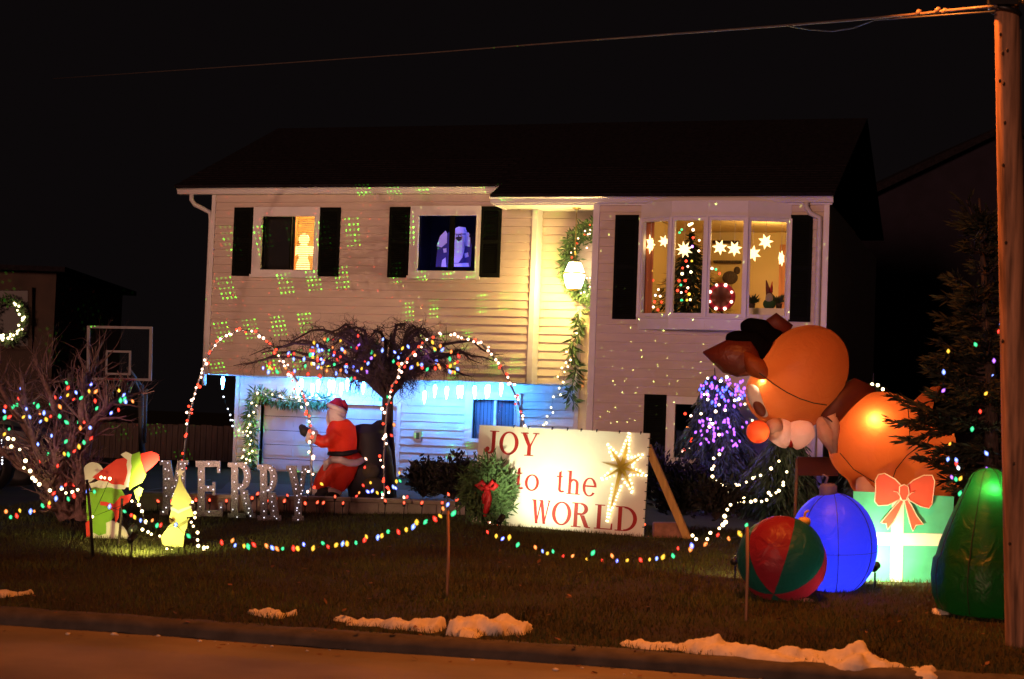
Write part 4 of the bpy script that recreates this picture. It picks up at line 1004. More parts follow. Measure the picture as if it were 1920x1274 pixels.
# dark parked car behind the shrub
def car(label, D):
    g = GD(-165, D); ax, ay = RT*1.0, Vector((-RT.y, RT.x, 0)).normalized(); ax = Vector((RT.x, RT.y, 0)).normalized()
    T = thing('parked_car', label, 'car', g)
    prof = [(-2.2, .35), (-2.25, .62), (-2.1, .86), (-1.35, .95), (-.75, 1.36), (.55, 1.40), (1.25, .98), (2.0, .88), (2.2, .62), (2.15, .34)]
    b = MB(); vs = []; W_ = .82
    for s_ in (-1, 1):
        for (x, z) in prof: vs.append(g+ax*x+ay*(s_*(W_ if z < 1 else W_*.78))+Z3*z)
    n = len(prof)
    b.add(vs, [tuple(range(n)), tuple(reversed(range(n, 2*n)))]+[(i, n+i, n+(i+1) % n, (i+1) % n) for i in range(n)])
    o = b.build('body', M_car, T); mo = o.modifiers.new('b', 'BEVEL'); mo.width = .06; mo.segments = 3
    for (x0, x1) in [(-1.15, -.15), (-.08, .98)]:
        b = MB(); b.add([g+ax*x+ay*(-(W_ if z < 1 else W_*.80)-.004)+Z3*z for x, z in [(x0, 1.0), (x1, 1.0), (x1-.28, 1.32), (x0+.3, 1.32)]], [(0, 1, 2, 3)]); b.build('side_window', M_carglass, T)
    for x in (-1.4, 1.35):
        for s_ in (-1, 1):
            b = MB(); b.lathe(g+ax*x+ay*(s_*.74)+Z3*.32, [(.2, -.1), (.32, -.08), (.32, .08), (.2, .1)], 18, ax=(ax, Z3, ay)); w_ = b.build('wheel', M_black, T)
            b = MB(); b.lathe(g+ax*x+ay*(s_*.86)+Z3*.32, [(.17, -.02), (.19, 0), (.05, .01)], 12, ax=(ax, Z3, ay*s_)); b.build('rim', M_steel, w_)
    for s_ in (-1, 1):
        b = MB(); b.obox(g+ax*2.15+ay*(s_*.6)+Z3*.72, (ax, ay, Z3), (.06, .16, .06)); b.build('headlight', M_steel, T)
        b = MB(); b.obox(g-ax*2.19+ay*(s_*.6)+Z3*.72, (ax, ay, Z3), (.04, .16, .07)); b.build('tail_light', M_hatred, T)
    b = MB(); b.obox(g+ax*.1-ay*(W_+.012)+Z3*.62, (ax, ay, Z3), (1.9, .01, .018)); b.build('side_moulding', M_steel, T)
car('dark car parked on the driveway behind the bare shrub', 24.6)
string_lights('short vertical white strand at the left edge beside the shrub', 'light string', 'warm white strands', [(U(4, 820+i*6.2, 21), 'w') for i in range(9)], .011, 'c7', rad=.003)

# basketball hoop
HD = 28.5; hb = GD(266, HD)
T = thing('basketball_hoop', 'basketball hoop with a clear framed backboard on a dark post', 'basketball hoop', hb)
b = MB(); b.tube([hb, U(264, 722, HD)], .055, 8); b.tube([U(271, 830, HD), U(274, 730, HD-.3)], .03, 6); b.build('post', M_postgrey, T)
cn = [U(163, 611, HD-.5), U(286, 613, HD-.5), U(284, 715, HD-.5), U(162, 713, HD-.5)]
def frame4(c4, t, m, T, name, th=.03):
    b = MB(); ctr = sum(c4, Vector())/4
    inn = [c+(ctr-c).normalized()*t*1.41 for c in c4]
    for i in range(4):
        j = (i+1) % 4; b.prism([c4[i], c4[j], inn[j], inn[i]], FW*th)
    return b.build(name, m, T)
frame4(cn, .045, M_hoopframe, T, 'backboard_frame')
b = MB(); b.add([c+FW*.02 for c in cn], [(0, 1, 2, 3)]); b.build('backboard', M_clear, T)
frame4([U(198, 657, HD-.52), U(246, 658, HD-.52), U(245, 704, HD-.52), U(197, 703, HD-.52)], .035, M_hoopframe, T, 'target_square', .01)
rc = U(226, 712, HD-.8); b = MB(); b.tube([rc+Vector((.23*math.cos(a*.3142), .23*math.sin(a*.3142), 0)) for a in range(21)], .012, 5, cap=False); b.build('rim', M_red, T)
b = MB()
for k in range(12):
    a = k*.5236; b.tube([rc+Vector((.23*math.cos(a), .23*math.sin(a), 0)), rc+Vector((.12*math.cos(a+.5), .12*math.sin(a+.5), -.38))], .005, 3, cap=False)
b.build('net', M_gnomegrey, T)
b = MB(); b.tube([U(264, 724, HD), U(240, 690, HD-.48)], .03, 6); b.tube([U(266, 745, HD), U(250, 708, HD-.48)], .03, 6); b.build('arm', M_postgrey, T)

# board fence behind the hoop
T = thing('board_fence', 'dim wooden board fence behind the basketball post', 'fence', GD(330, 33))
for i in range(30):
    x0, x1 = 150+i*10.6, 150+(i+1)*10.6-.8; D = 33; a, c = GD(x0, D), GD(x1, D); tp = U((x0+x1)/2, 790+(x0-150)*.035+random.uniform(-1, 1), D).z
    b = MB(); b.add([], [])
    b.prism([(a.x, a.y, a.z-.05), (c.x, c.y, c.z-.05), (c.x, c.y, tp), (a.x, a.y, tp)], FW*.02); b.build('fence_board', M_fence, T)

# neighbouring houses
a = U(106, 512, 41); b_ = U(-420, 500, 41); c0 = GD(106, 41)
T = thing('neighbouring_house', 'dim brown house at the left edge with a lit wreath in its window', 'house', c0)
b = MB(); L_ = Vector((b_.x-a.x, b_.y-a.y, 0)); bk = Vector((L_.y, -L_.x, 0)).normalized()*-1
if bk.dot(FW) < 0: bk = -bk
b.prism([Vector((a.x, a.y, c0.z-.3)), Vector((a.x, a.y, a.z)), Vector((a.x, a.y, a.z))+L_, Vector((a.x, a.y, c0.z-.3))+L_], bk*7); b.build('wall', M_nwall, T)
b = MB(); t0 = Vector((a.x, a.y, a.z))-L_.normalized()*.3-bk*.4; b.prism([t0, t0+L_*1.05, t0+L_*1.05+Z3*.12, t0+Z3*.12], bk*7.8); b.build('roof', M_roof, T)
b = MB(); q = [U(x, y, 40.9) for x, y in [(-60, 545), (52, 545), (52, 650), (-60, 650)]]; b.prism(q, FW*.05)
w_ = b.build('window', M_carglass, T); frame4([U(x, y, 40.85) for x, y in [(-66, 538), (60, 538), (60, 656), (-66, 656)]], .09, M_nwall, w_, 'frame')
c = U(12, 600, 40.7); T = thing('window_wreath', 'glowing wreath of tiny warm lights on the dim house at the left', 'wreath', c)
b = MB(); needle_ring(b, c, RT, UP, FW, .40, .12, 500, .14, .04, 1.15); b.build('greens', M_garland, T, kind='stuff')
for k in range(34):
    q = random.uniform(-2.6, 1.2) if k < 40 else random.uniform(1.2, 3.6); bulb(T, c+RT*(.40*math.cos(q)*random.uniform(.8, 1.2))+UP*(.45*math.sin(q)*random.uniform(.8, 1.15))-FW*.15, 'W', .026, 'c7')
a, c_ = U(1560, 396, 40), U(1885, 245, 40); d_ = U(2250, 420, 40); g0_, g1_ = GD(1560, 40), GD(2250, 40)
T = thing('neighbouring_house', 'dark house with a tall gable beyond the fir tree', 'house', g0_)
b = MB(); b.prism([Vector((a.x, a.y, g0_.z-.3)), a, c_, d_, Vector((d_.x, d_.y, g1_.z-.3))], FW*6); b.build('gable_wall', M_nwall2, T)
b = MB(); b.prism([a-RT*.4-UP*.25, c_, c_+UP*.16, a-RT*.4-UP*.05], FW*6.4-Vector((0, 0, 0))); b.prism([c_, d_, d_+UP*.2, c_+UP*.16], FW*6.4)
o = b.build('roof', M_roof, T); o.location = -FW*.3

# leafy things
random.seed(13)
def bush(label, px, py, D, rx, rz, n, m, group='dark low bushes by the house', name='low_bush', L=.09, W=.04):
    g = GD(px, D); g.z += .12; c = g+Z3*rz*.75
    T = thing(name, label, 'bush', g, group); b = MB(); st = MB()
    for k in range(26):
        d = Vector((random.uniform(-1, 1), random.uniform(-.7, .7), random.uniform(.4, 1.6))).normalized(); e = g+Vector((d.x*rx*.9, d.y*rx*.7, d.z*rz*1.5))*random.uniform(.6, 1)
        st.tube([g, g.lerp(e, .5)+jit(.03), e], [.012, .008, .003], 4, cap=False)
        for i in range(n//26):
            p = g.lerp(e, random.uniform(.35, 1))+jit(.09); b.leaf(p, d+jit(.9), jit(1), L*random.uniform(.6, 1.3), W)
    st.build('stems', M_brown, T); b.build('foliage', m, T, kind='stuff')
bush('dark bush in the bed, nearest the tree trunk', 795, 935, 23.6, .42, .36, 1500, M_hedge)
bush('dark bush in the bed between the tree and the joy sign', 850, 935, 23.4, .48, .42, 1700, M_hedge)
bush('dark bush under the shuttered lower right window', 1235, 945, 24.2, .45, .52, 1700, M_hedge)
bush('dark bush below the sill of the lower right window', 1290, 950, 24.0, .42, .42, 1500, M_hedge)
bush('dark bush behind the wooden sign brace', 1275, 985, 22.0, .5, .35, 1500, M_hedge)
bush('low shrub in front of the drooping evergreen', 1345, 985, 21.5, .5, .36, 1500, M_hedge)

# drooping evergreens
def weeping(label, tip, base, rad, n, D, m=M_weep, lean=0):
    g = GD(base[0], D); top = U(*tip, D); hgt = (top-g).length
    T = thing('weeping_evergreen', label, 'tree', g, 'drooping evergreens beside the house'); b = MB()
    b.tube([g, lerpc(g, top, .5)+jit(.06), lerpc(g, top, .85), top], [.06, .045, .02, .006], 7); b.build('trunk', M_brown, T)
    br = MB(); fo = MB()
    for k in range(n):
        f = random.uniform(.12, 1.0); a = rnd()*6.283; s_ = lerpc(top, g, f); r_ = rad*(f**.75)*random.uniform(.45, 1.08); d = Vector((math.cos(a), math.sin(a), 0)); r_ *= 1+.4*math.sin(a*3+f*5)*math.sin(f*11)
        pts = [s_]
        for i in range(1, 6): q = i/5; pts.append(s_+d*(r_*q)+Z3*(.14*math.sin(q*math.pi)-.42*q*q*r_/rad)+jit(.025))
        br.tube(pts, [.012, .01, .008, .006, .004, .002], 4, cap=False)
        for i in range(1, 6):
            for _ in range(11):
                p = pts[i].lerp(pts[i-1], rnd())+jit(.03)
                fo.leaf(p, Vector((random.uniform(-.6, .6), random.uniform(-.6, .6), -.8))+d*.45, jit(1), random.uniform(.06, .20), random.uniform(.016, .034))
    br.build('branches', M_brown, T, kind='stuff'); fo.build('foliage', m, T, kind='stuff')
weeping('drooping evergreen with purple lights in front of the lower right window', (1340, 690), (1352, 960), .85, 230, 24.3)
weeping('low drooping evergreen behind the blue blow-up ornament', (1470, 800), (1465, 965), .85, 210, 23.2)
weeping('drooping evergreen rising behind the back of the blow-up reindeer', (1638, 700), (1630, 960), .6, 120, 24.5)
f8 = lambda x, y: (1250+x/6.37, 700+y/6.37)
S5 = '440,150,p 478,125,p 540,140,p 545,180,p 730,130,p 818,135,p 830,192,p 908,95,p 935,180,p 910,230,p 885,375,p 970,520,p 955,590,p 905,645,p 808,705,p 808,735,p 893,775,p 408,690,p 485,690,p 565,655,p 560,680,p 570,760,p 475,790,p 560,805,p 408,845,p 660,920,p 625,920,p 755,640,p 683,200,B 680,225,B 760,245,B 935,265,B 610,205,B 720,165,B 640,240,B 850,150,B 880,110,p 760,120,p 600,160,p 660,280,b 900,300,B 700,330,b 820,260,p'
ev = [(*f8(x, y), {'p': 'q'}.get(k, 'Q')) for x, y, k in parse(S5)]
for (x_, y_, d_, c_, e_) in [(1330, 720, 23.6, (.14, .10, 1), 16), (1382, 722, 23.7, (.16, .10, 1), 16), (1360, 745, 23.5, (.08, .10, 1), 14), (1330, 820, 23.4, (.42, .12, 1), 7), (1390, 790, 23.6, (.35, .12, 1), 8)]:
    lamp('POINT', 'purple_string_light', U(x_, y_, d_-.22), c_, e_, .06)
for (x_, y_, d_) in [(1400, 900, 22.3), (1470, 880, 22.2), (1500, 830, 22.3), (1420, 850, 22.2), (1640, 735, 23.9), (1330, 790, 23.3)]:
    lamp('POINT', 'warm_string_light', U(x_, y_, d_-.1), (1, .75, .30), 1.3, .05)
for (x_, y_) in [(600, 668), (680, 655), (540, 695), (800, 660), (640, 700)]:
    lamp('POINT', 'tree_string_light', U(x_, y_, TD-.5), (.42, .16, .85), 3.2, .08)
for (x_, y_) in [(55, 775), (120, 800), (190, 770), (90, 850)]:
    lamp('POINT', 'shrub_string_light', U(x_, y_, SD-.6), (.55, .28, .6), .9, .08)
for p_ in [z4(580, 860, YL-.25), z4(580, 1050, YL-.25), z4(640, 660, YL-.25), z5(260, 150, YL-.25)]:
    lamp('POINT', 'garland_string_light', p_, (1, .75, .30), 1.5, .05)
for _ in range(55):
    q_ = rnd()*6.283; r2_ = rnd()**.5; ev.append((1352+46*r2_*math.cos(q_), 738+34*r2_*math.sin(q_), random.choice('qqQ')))
for _ in range(28):
    q_ = rnd()*6.283; r2_ = rnd()**.5; ev.append((1345+48*r2_*math.cos(q_), 815+36*r2_*math.sin(q_), 'q'))
lights_on('purple and blue lights crowding the upper drooping evergreen', 'evergreen lights', ev, lambda x, y: (x, y), .019, 23.45, .2)
S6 = '490,60 718,47 645,95 447,255 488,255 490,315 812,325 862,312 625,378 935,370 585,458 700,445 410,485 595,537 523,555 520,595 512,640 550,605 625,735 1023,565 1110,540 1225,595 630,970 562,1018 565,1110 543,1145 547,1235 1340,1050 1475,1068 1540,1095 1535,975 1560,900 1245,1140 1120,1220 1050,1240 1440,1180 1490,1185'
wv = [f8(*map(float, q.split(','))) for q in S6.split()]
S7 = '993,725 1040,785 1102,825 1142,845 1122,880 1168,910 1212,972 1242,945 1212,1063 1168,1120 1142,1202 1150,1270 1255,858 1272,825 1310,832 1397,792 1475,745 1500,735 1567,712 1692,630 1787,542 1880,670 1838,795 1838,828 1785,895 1752,920 1690,950 1665,920 1640,1005 1580,1023 1505,1012 1453,1027 1367,1028 1365,970 1312,1032'
wv2 = [(1180+float(q.split(',')[0])/6.37, 780+float(q.split(',')[1])/6.37) for q in S7.split()]
string_lights('warm white lights dotted over the drooping evergreen by the lower window', 'light string', 'warm white strands', [(U(x, y, 23.4), 'W') for x, y in wv], .019, 'c7', cable=False)
string_lights('warm white strands looping over the low drooping evergreen and shrub', 'light string', 'warm white strands', [(U(x, y, 21.6), 'W') for x, y in wv2], .019, 'c7', cable=True, rad=.003)
string_lights('warm white lights in the evergreen behind the blow-up reindeer', 'light string', 'warm white strands', [(U(1280+x/2.984, 560+y/2.984, 23.9), 'W') for x, y in [(1060, 480), (1092, 485), (1120, 508), (1030, 495), (915, 980), (940, 1015), (965, 1035), (1005, 1055), (1030, 1070), (838, 875), (775, 760)]], .022, 'c7', cable=False)
string_lights('warm white strand running down the lawn left of the striped ball', 'light string', 'warm white strands', [(U(1280+x/2.984, 847+y/2.984, 18.5), 'W') for x, y in [(268, 298), (250, 325), (235, 362), (240, 395), (225, 410), (205, 430), (155, 455), (138, 490), (75, 490), (55, 470)]], .02, 'c7', rad=.003)
string_lights('tangle of small lights glowing behind the lower right window pane', 'light string', 'window lights', [(PY(1250+x/6.37, 700+y/6.37, YR+.3), k) for x, y, k in parse('220,485,r 290,510,P 245,650,o 268,650,o 215,770,g 290,810,r 365,790,g 270,895,W 188,930,P 210,915,r 375,900,P 380,940,y 405,975,y 300,780,r')], .02, 'c7', cable=False)

# fir at the right, behind the pole
random.seed(17)
FD_ = 17.0; fb = GD(1868, FD_); ft = U(1836, 372, FD_)
T = thing('fir_tree', 'tall ragged fir beside the utility pole, hung with coloured lights', 'tree', fb)
b = MB(); b.tube([fb-Z3*.05, lerpc(fb, ft, .5)+RT*.05, ft], [.11, .06, .01], 8); b.build('trunk', M_brown, T)
br = MB(); fo = MB()
def fbranch(s_, e):
    mid = s_.lerp(e, .5)-Z3*.05; pts = [s_, s_.lerp(mid, .6)+jit(.02), mid+jit(.03), e]; br.tube(pts, [.018, .013, .009, .003], 5, cap=False)
    L = (e-s_).length; d = (e-s_).normalized(); sd = d.cross(Z3).normalized()
    for i in range(int(L*130)):
        f = random.uniform(.12, 1); p = pts[0].lerp(pts[2], f*2) if f < .5 else pts[2].lerp(pts[3], f*2-1)
        sg = random.choice((-1, 1)); tip = (d*.9+sd*sg*random.uniform(.2, 1)+Z3*random.uniform(-.35, .35)).normalized()
        ln = random.uniform(.06, .15); pp = p+sd*sg*.04*rnd()
        for _ in range(2): fo.leaf(pp+tip*ln*rnd()*.6, tip+jit(.35), jit(1), ln, .022)
H_ = (ft-fb).length
for k in range(135):
    f = random.uniform(.04, .74); a = rnd()*6.283; s_ = lerpc(ft, fb, f); rr_ = (.12+.80*f**.8)*random.choice((.45, .6, .8, 1.0, 1.25))*random.uniform(.8, 1.1)*(1+.35*math.sin(f*19+a))
    fbranch(s_, s_+Vector((math.cos(a), math.sin(a), random.uniform(-.22, .1)+.4*(1-f)))*rr_)
for (x0, y0, x1, y1) in [(1850, 770, 1700, 790), (1850, 780, 1722, 820), (1860, 800, 1735, 780), (1860, 850, 1722, 858), (1850, 870, 1755, 850), (1860, 690, 1762, 640), (1860, 720, 1770, 700), (1855, 560, 1790, 520), (1840, 430, 1812, 376), (1850, 770, 1710, 765), (1858, 640, 1745, 672), (1860, 910, 1780, 915)]:
    fbranch(U(x0, y0, FD_), U(x1, y1, FD_-.15))
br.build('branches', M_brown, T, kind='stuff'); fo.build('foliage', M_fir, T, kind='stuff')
S8 = '627,155,b 632,178,y 612,198,r 560,228,p 475,275,g 640,268,b 312,315,y 285,440,b 585,372,p 580,463,b 648,395,p 640,502,g 283,550,p 537,568,y 503,675,r 455,780,g 322,868,y 540,925,b 310,960,b 360,965,b 372,1012,w 542,1018,p 333,1068,p 358,1080,g 385,1075,y 453,1105,g 640,1052,r 420,1160,r 382,1165,g 375,1185,p 360,985,r'
lights_on('coloured lights scattered over the ragged fir', 'tree lights', parse(S8), lambda x, y: (1680+x/3.185, 560+y/3.185), .018, 16.3, .15)

# ================================================================== yard displays
def ring(cx, cy, rx, ry, tx, ty, a0=0, a1=360, n=28, tz=None):
    """curved stroke between an outer and an inner ellipse"""
    A = [R(lerp(a0, a1, i/n)) for i in range(n+1)]
    quads = []
    for i in range(n):
        o = [(cx+rx*math.cos(q), cy+ry*math.sin(q)) for q in (A[i], A[i+1])]
        p = [(cx+(rx-tx)*math.cos(q), cy+(ry-ty)*math.sin(q)) for q in (A[i+1], A[i])]
        quads.append(o+p)
    return ('strip', quads)
def rect(x0, x1, y0, y1): return [(x0, y0), (x1, y0), (x1, y1), (x0, y1)]
def glyph(ch, w, h, T, t, sf):
    """serif letter in a w x h box: T thick stroke, t thin stroke, sf serif height; y up"""
    e = T*.55
    if ch == 'J': return [rect(w*.62-T/2, w*.62+T/2, h*.22, h-sf), rect(w*.30, w, h-sf, h), ring(w*.34, h*.22, w*.28+T/2, h*.22, T, t*1.3, 180, 360), [(w*.06+T*.5+T*.62*math.cos(k*.7), h*.21+T*.62*math.sin(k*.7)) for k in range(9)]]
    if ch in 'Oo': return [ring(w/2, h/2, w/2, h/2, T, t, 0, 360, 40)]
    if ch == 'Y': return [[(w*.08, h-sf), (w*.08+T*1.1, h-sf), (w*.5+T*.5, h*.42), (w*.5-T*.5, h*.42)], [(w*.88, h-sf), (w*.88-t*1.1, h-sf), (w*.5+T*.1, h*.44), (w*.5+T*.5, h*.42)], rect(w*.5-T/2, w*.5+T/2, sf, h*.43), rect(w*.25, w*.75, 0, sf), rect(0, w*.42, h-sf, h), rect(w*.66, w, h-sf, h)]
    if ch == 't': return [rect(w*.28, w*.28+T*.9, h*.14, h*.92), [(w*.28, h*.92), (w*.28+T*.9, h*.92), (w*.28+T*.9, h)], rect(0, w*.8, h*.70, h*.70+sf*1.2), ring(w*.28+T*.9+w*.16, h*.16, w*.16+T*.9, h*.16, T*.9, t*1.5, 180, 320)]
    if ch == 'h': return [rect(w*.12, w*.12+T, sf, h-sf*.4), rect(0, w*.12+T, h-sf, h), rect(0, w*.12+T*1.9, 0, sf), rect(w*.88-T, w*.88, sf, h*.46), ring(w*.5, h*.44, w*.38, h*.22, T, t*1.4, 0, 165), rect(w*.88-T*1.8, w, 0, sf)]
    if ch == 'e': return [ring(w/2, h/2, w/2, h/2, T, t, 20, 322, 36), rect(T*.6, w*.95, h*.5, h*.5+t*1.3), ring(w/2, h/2, w/2, h/2, T*.8, t, 0, 20, 6)]
    if ch == 'W':
        d = lambda x0, x1, T_: [(x0, h-sf), (x0+T_, h-sf), (x1+T_*.5, 0), (x1-T_*.3, 0)]
        u = lambda x0, x1, T_: [(x0-T_*.3, 0), (x0+T_*.5, 0), (x1+T_*.5, h-sf), (x1-T_*.5, h-sf)]
        return [d(w*.06, w*.29, T*.9), u(w*.30, w*.50, t), d(w*.44, w*.70, T*.9), u(w*.71, w*.93, t), rect(0, w*.24, h-sf, h), rect(w*.38, w*.60, h-sf, h), rect(w*.84, w, h-sf, h)]
    if ch == 'R': return [rect(w*.12, w*.12+T, sf, h-sf), rect(0, w*.12+T*2, 0, sf), rect(0, w*.5, h-sf, h), ring(w*.46, h*.75, w*.38, h*.25, T, t*1.2, -90, 90), rect(w*.12+T, w*.48, h*.5, h*.5+t*1.4), [(w*.44, h*.5), (w*.44+T*1.1, h*.5), (w*.92, sf*.6), (w*.92-T*1.15, sf*.6)], rect(w*.76, w, 0, sf)]
    if ch == 'L': return [rect(w*.14, w*.14+T, sf, h-sf), rect(0, w*.14+T*2, h-sf, h), rect(0, w, 0, sf), [(w-t*1.2, sf), (w, sf), (w, h*.26), (w-t*.8, h*.26)]]
    if ch == 'D': return [rect(w*.12, w*.12+T, sf, h-sf), rect(0, w*.42, h-sf, h), rect(0, w*.42, 0, sf), ring(w*.40, h/2, w*.60, h/2, T, t*1.2, -90, 90, 24)]
    if ch == 'M': return [rect(w*.10, w*.10+T, sf, h-sf), rect(w*.90-T, w*.90, sf, h-sf), [(w*.10, h), (w*.10+T*1.1, h), (w*.5+T*.5, h*.30), (w*.5-T*.5, h*.30)], [(w*.90-T*1.1, h), (w*.90, h), (w*.5+T*.5, h*.31), (w*.5-T*.5, h*.31)], rect(0, w*.3, 0, sf), rect(w*.7, w, 0, sf), rect(0, w*.2, h-sf, h), rect(w*.8, w, h-sf, h)]
    if ch == 'E': return [rect(w*.08, w*.08+T, sf, h-sf), rect(0, w*.92, h-sf*1.3, h), rect(0, w, 0, sf*1.3), rect(w*.08+T, w*.72, h*.5-sf*.6, h*.5+sf*.6), rect(w*.80, w*.92, h*.78, h-sf*1.3), rect(w*.86, w, sf*1.3, h*.24), rect(w*.62, w*.74, h*.38, h*.62)]
def put_glyph(b, parts, fn, nrm, th, m=0):
    for i, pt in enumerate(parts):
        k = th+.0006*i
        if isinstance(pt, tuple) and pt[0] == 'strip':
            for q in pt[1]: b.prism([fn(*p) for p in q], nrm*k, m)
        else: b.prism([fn(*p) for p in pt], nrm*k, m)

# big MERRY letters of glittering mesh
lets = [('M', 301, 354, 863, 966), ('E', 368, 418, 864, 968), ('R', 428, 480, 867, 971), ('R', 483, 528, 871, 976), ('Y', 538, 581, 873, 977)]
labs = ['glittering grey letter M on the lawn, first of the word MERRY', 'glittering grey letter E on the lawn, in the word MERRY', 'glittering grey letter R between the letters E and R of MERRY', 'glittering grey letter R before the letter Y of MERRY', 'glittering grey letter Y on the lawn, last of the word MERRY']
for (ch, x0, x1, y0, y1), lab in zip(lets, labs):
    D = dep(GR((x0+x1)/2, y1+2)); s_ = D/FPX; w_, h_ = (x1-x0)*s_, (y1-y0)*s_
    g = GD((x0+x1)/2, D); ax = Vector((RT.x, RT.y, 0)).normalized(); o = U(x0, y1, D)
    up_ = (UP*.985).normalized(); nr = -FW
    T = thing('letter', lab, 'letter', g, 'lit letters spelling MERRY')
    fn = lambda x, y: o+RT*x+up_*y
    b = MB(); put_glyph(b, glyph(ch, w_, h_, .088, .06, .06), fn, nr, .045); b.build('letter_face', M_glitter, T)
    b = MB()
    for sx in (.25, .75): b.tube([o+RT*w_*sx+up_*.02+FW*.02, o+RT*w_*sx-Z3*.14+FW*.02], .006, 5)
    b.build('stake', M_black, T)
    for pt in glyph(ch, w_, h_, .088, .06, .06):
        qs = pt[1] if isinstance(pt, tuple) else [pt]
        if isinstance(pt, tuple): cs = [((q[0][0]+q[2][0])/2, (q[0][1]+q[2][1])/2) for q in qs[::max(1, len(qs)//7)]]
        else:
            cx, cy = sum(p[0] for p in pt)/len(pt), sum(p[1] for p in pt)/len(pt); hh = max(p[1] for p in pt)-min(p[1] for p in pt)
            cs = [(cx, cy)] if hh < .2 else [(lerp((pt[0][0]+pt[1][0])/2, (pt[2][0]+pt[3][0])/2, f), lerp(pt[0][1], pt[2][1], f)) for f in (.1, .3, .5, .7, .9)]
        for (x, y) in cs: bulb(T, fn(x+random.uniform(-.02, .02), y+random.uniform(-.02, .02))+nr*.062, 's', .0075, 'c7')

# JOY to the WORLD board
gl0, gr0 = GR(886, 981), GR(1206, 1007); gl0.z -= .01; gr0.z -= .01
uv_u = gr0-gl0; BW = uv_u.length; ux = uv_u.normalized(); nrm = ux.cross(Z3).normalized()
if nrm.dot(FW) > 0: nrm = -nrm
uz = (Z3-ux*ux.z-nrm*.05).normalized(); TLp = U(889, 796, dep(gl0)+.05); BH = (TLp-gl0).dot(uz)
def SG(u, v): return gl0+ux*(u*BW)+uz*((1-v)*BH)           # u right, v down, both 0..1
T = SIGN = thing('joy_sign', 'large white plywood board painted with the words JOY to the WORLD', 'sign', (gl0+gr0)/2)
b = MB(); b.prism([SG(0, 1), SG(1, 1), SG(1, 0), SG(0, 0)], -nrm*.018); b.build('board', M_board, T)
for (ch, u0, u1, v0, v1) in [('J', .044, .125, .052, .286), ('O', .13, .246, .052, .286), ('Y', .257, .367, .055, .285), ('t', .238, .293, .40, .62), ('o', .30, .384, .465, .63), ('t', .487, .53, .41, .625), ('h', .548, .626, .405, .635), ('e', .64, .72, .46, .645),
                             ('W', .35, .46, .71, .945), ('O', .472, .585, .712, .945), ('R', .587, .698, .712, .95), ('L', .72, .823, .714, .95), ('D', .838, .96, .716, .953)]:
    b = MB(); w_, h_ = (u1-u0)*BW, (v1-v0)*BH; cap = ch in 'JOYWRLD' and ch != 'o'
    T_, t_ = (.050, .018) if cap else (.038, .016)
    o = SG(u0, v1)+nrm*.001
    put_glyph(b, glyph(ch, w_, h_, T_, t_, .012), lambda x, y: o+ux*x+uz*y, nrm, .003)
    b.build('painted_letter', M_red, SIGN)
for u_, v_ in [(.21, 0), (.30, 0), (.44, 0), (.53, 0), (.61, 0), (.70, 0), (.83, 0), (.95, 0)]+[(1, k*.085+.05) for k in range(11)]:
    b = MB(); b.obox(SG(u_, v_)-nrm*.008, (ux, uz, nrm), (.006 if v_ == 0 else .018, .018 if v_ == 0 else .005, .013)); b.build('clip', M_black, SIGN)
br0 = SG(.985, .12)-nrm*.04; gq = GR(1290, 1012); b = MB()
dv = (gq-br0); sdv = dv.cross(nrm).normalized()
b.obox((br0+gq)/2, (dv.normalized(), sdv, dv.normalized().cross(sdv)), (dv.length/2, .045, .02)); b.build('brace', M_brace, SIGN)
gc = GR(1253, 1008); T = thing('concrete_block', 'reddish block weighing down the foot of the sign brace', 'block', gc)
b = MB(); b.obox(gc+Z3*.085, (RT, _h.cross(Z3), Z3), (.185, .1, .095)); o = b.build('block_body', mat('red_block', (.28, .12, .08), .9, .2, 9, .4), T); mo = o.modifiers.new('b', 'BEVEL'); mo.width = .012
# gold star with lights
sc_ = lambda x, y: ((x-265-(y-140)*(-.013))/1282, (y-(140+100*(x-265)/1282))/745)
T = thing('gold_star', 'eight pointed gold star edged with lights, mounted on the right of the joy sign', 'star', SG(.854, .34))
SP = lambda x, y, d=.03: SG(*sc_(x, y))+nrm*d
cz = (1362, 480); tips = [(1408, 238), (1510, 390), (1542, 542), (1450, 655), (1278, 862), (1225, 560), (1198, 435), (1256, 315)]
b = MB(); vs = [SP(*cz, .10)]; ring_ = []
for i, t_ in enumerate(tips):
    nx = tips[(i+1) % 8]; a1 = math.atan2(t_[1]-cz[1], t_[0]-cz[0]); a2 = math.atan2(nx[1]-cz[1], nx[0]-cz[0])
    d_ = (a2-a1) % (2*math.pi); am = a1+d_/2; ring_ += [SP(*t_, .012), SP(cz[0]+33*math.cos(am), cz[1]+33*math.sin(am), .012)]
n = len(ring_); b.add([vs[0], *ring_], [(0, 1+i, 1+(i+1) % n) for i in range(n)]+[tuple(reversed(range(1, n+1)))]); b.build('star_body', M_gold, T)
for i, t_ in enumerate(tips):
    L = math.hypot(t_[0]-cz[0], t_[1]-cz[1]); k = max(3, int(L/34)); dx, dy = (t_[0]-cz[0])/L, (t_[1]-cz[1])/L
    if i == 6: continue
    for j in range(k):
        f = (j+1)/k
        for s_ in (-1, 1):
            wdt = lerp(34, 3, f); x, y = cz[0]+dx*L*(.28+.72*f)-dy*s_*wdt+random.uniform(-4, 4), cz[1]+dy*L*(.28+.72*f)+dx*s_*wdt+random.uniform(-4, 4)
            bulb(T, SP(x, y, .03), 'W', .0115, 'c7')
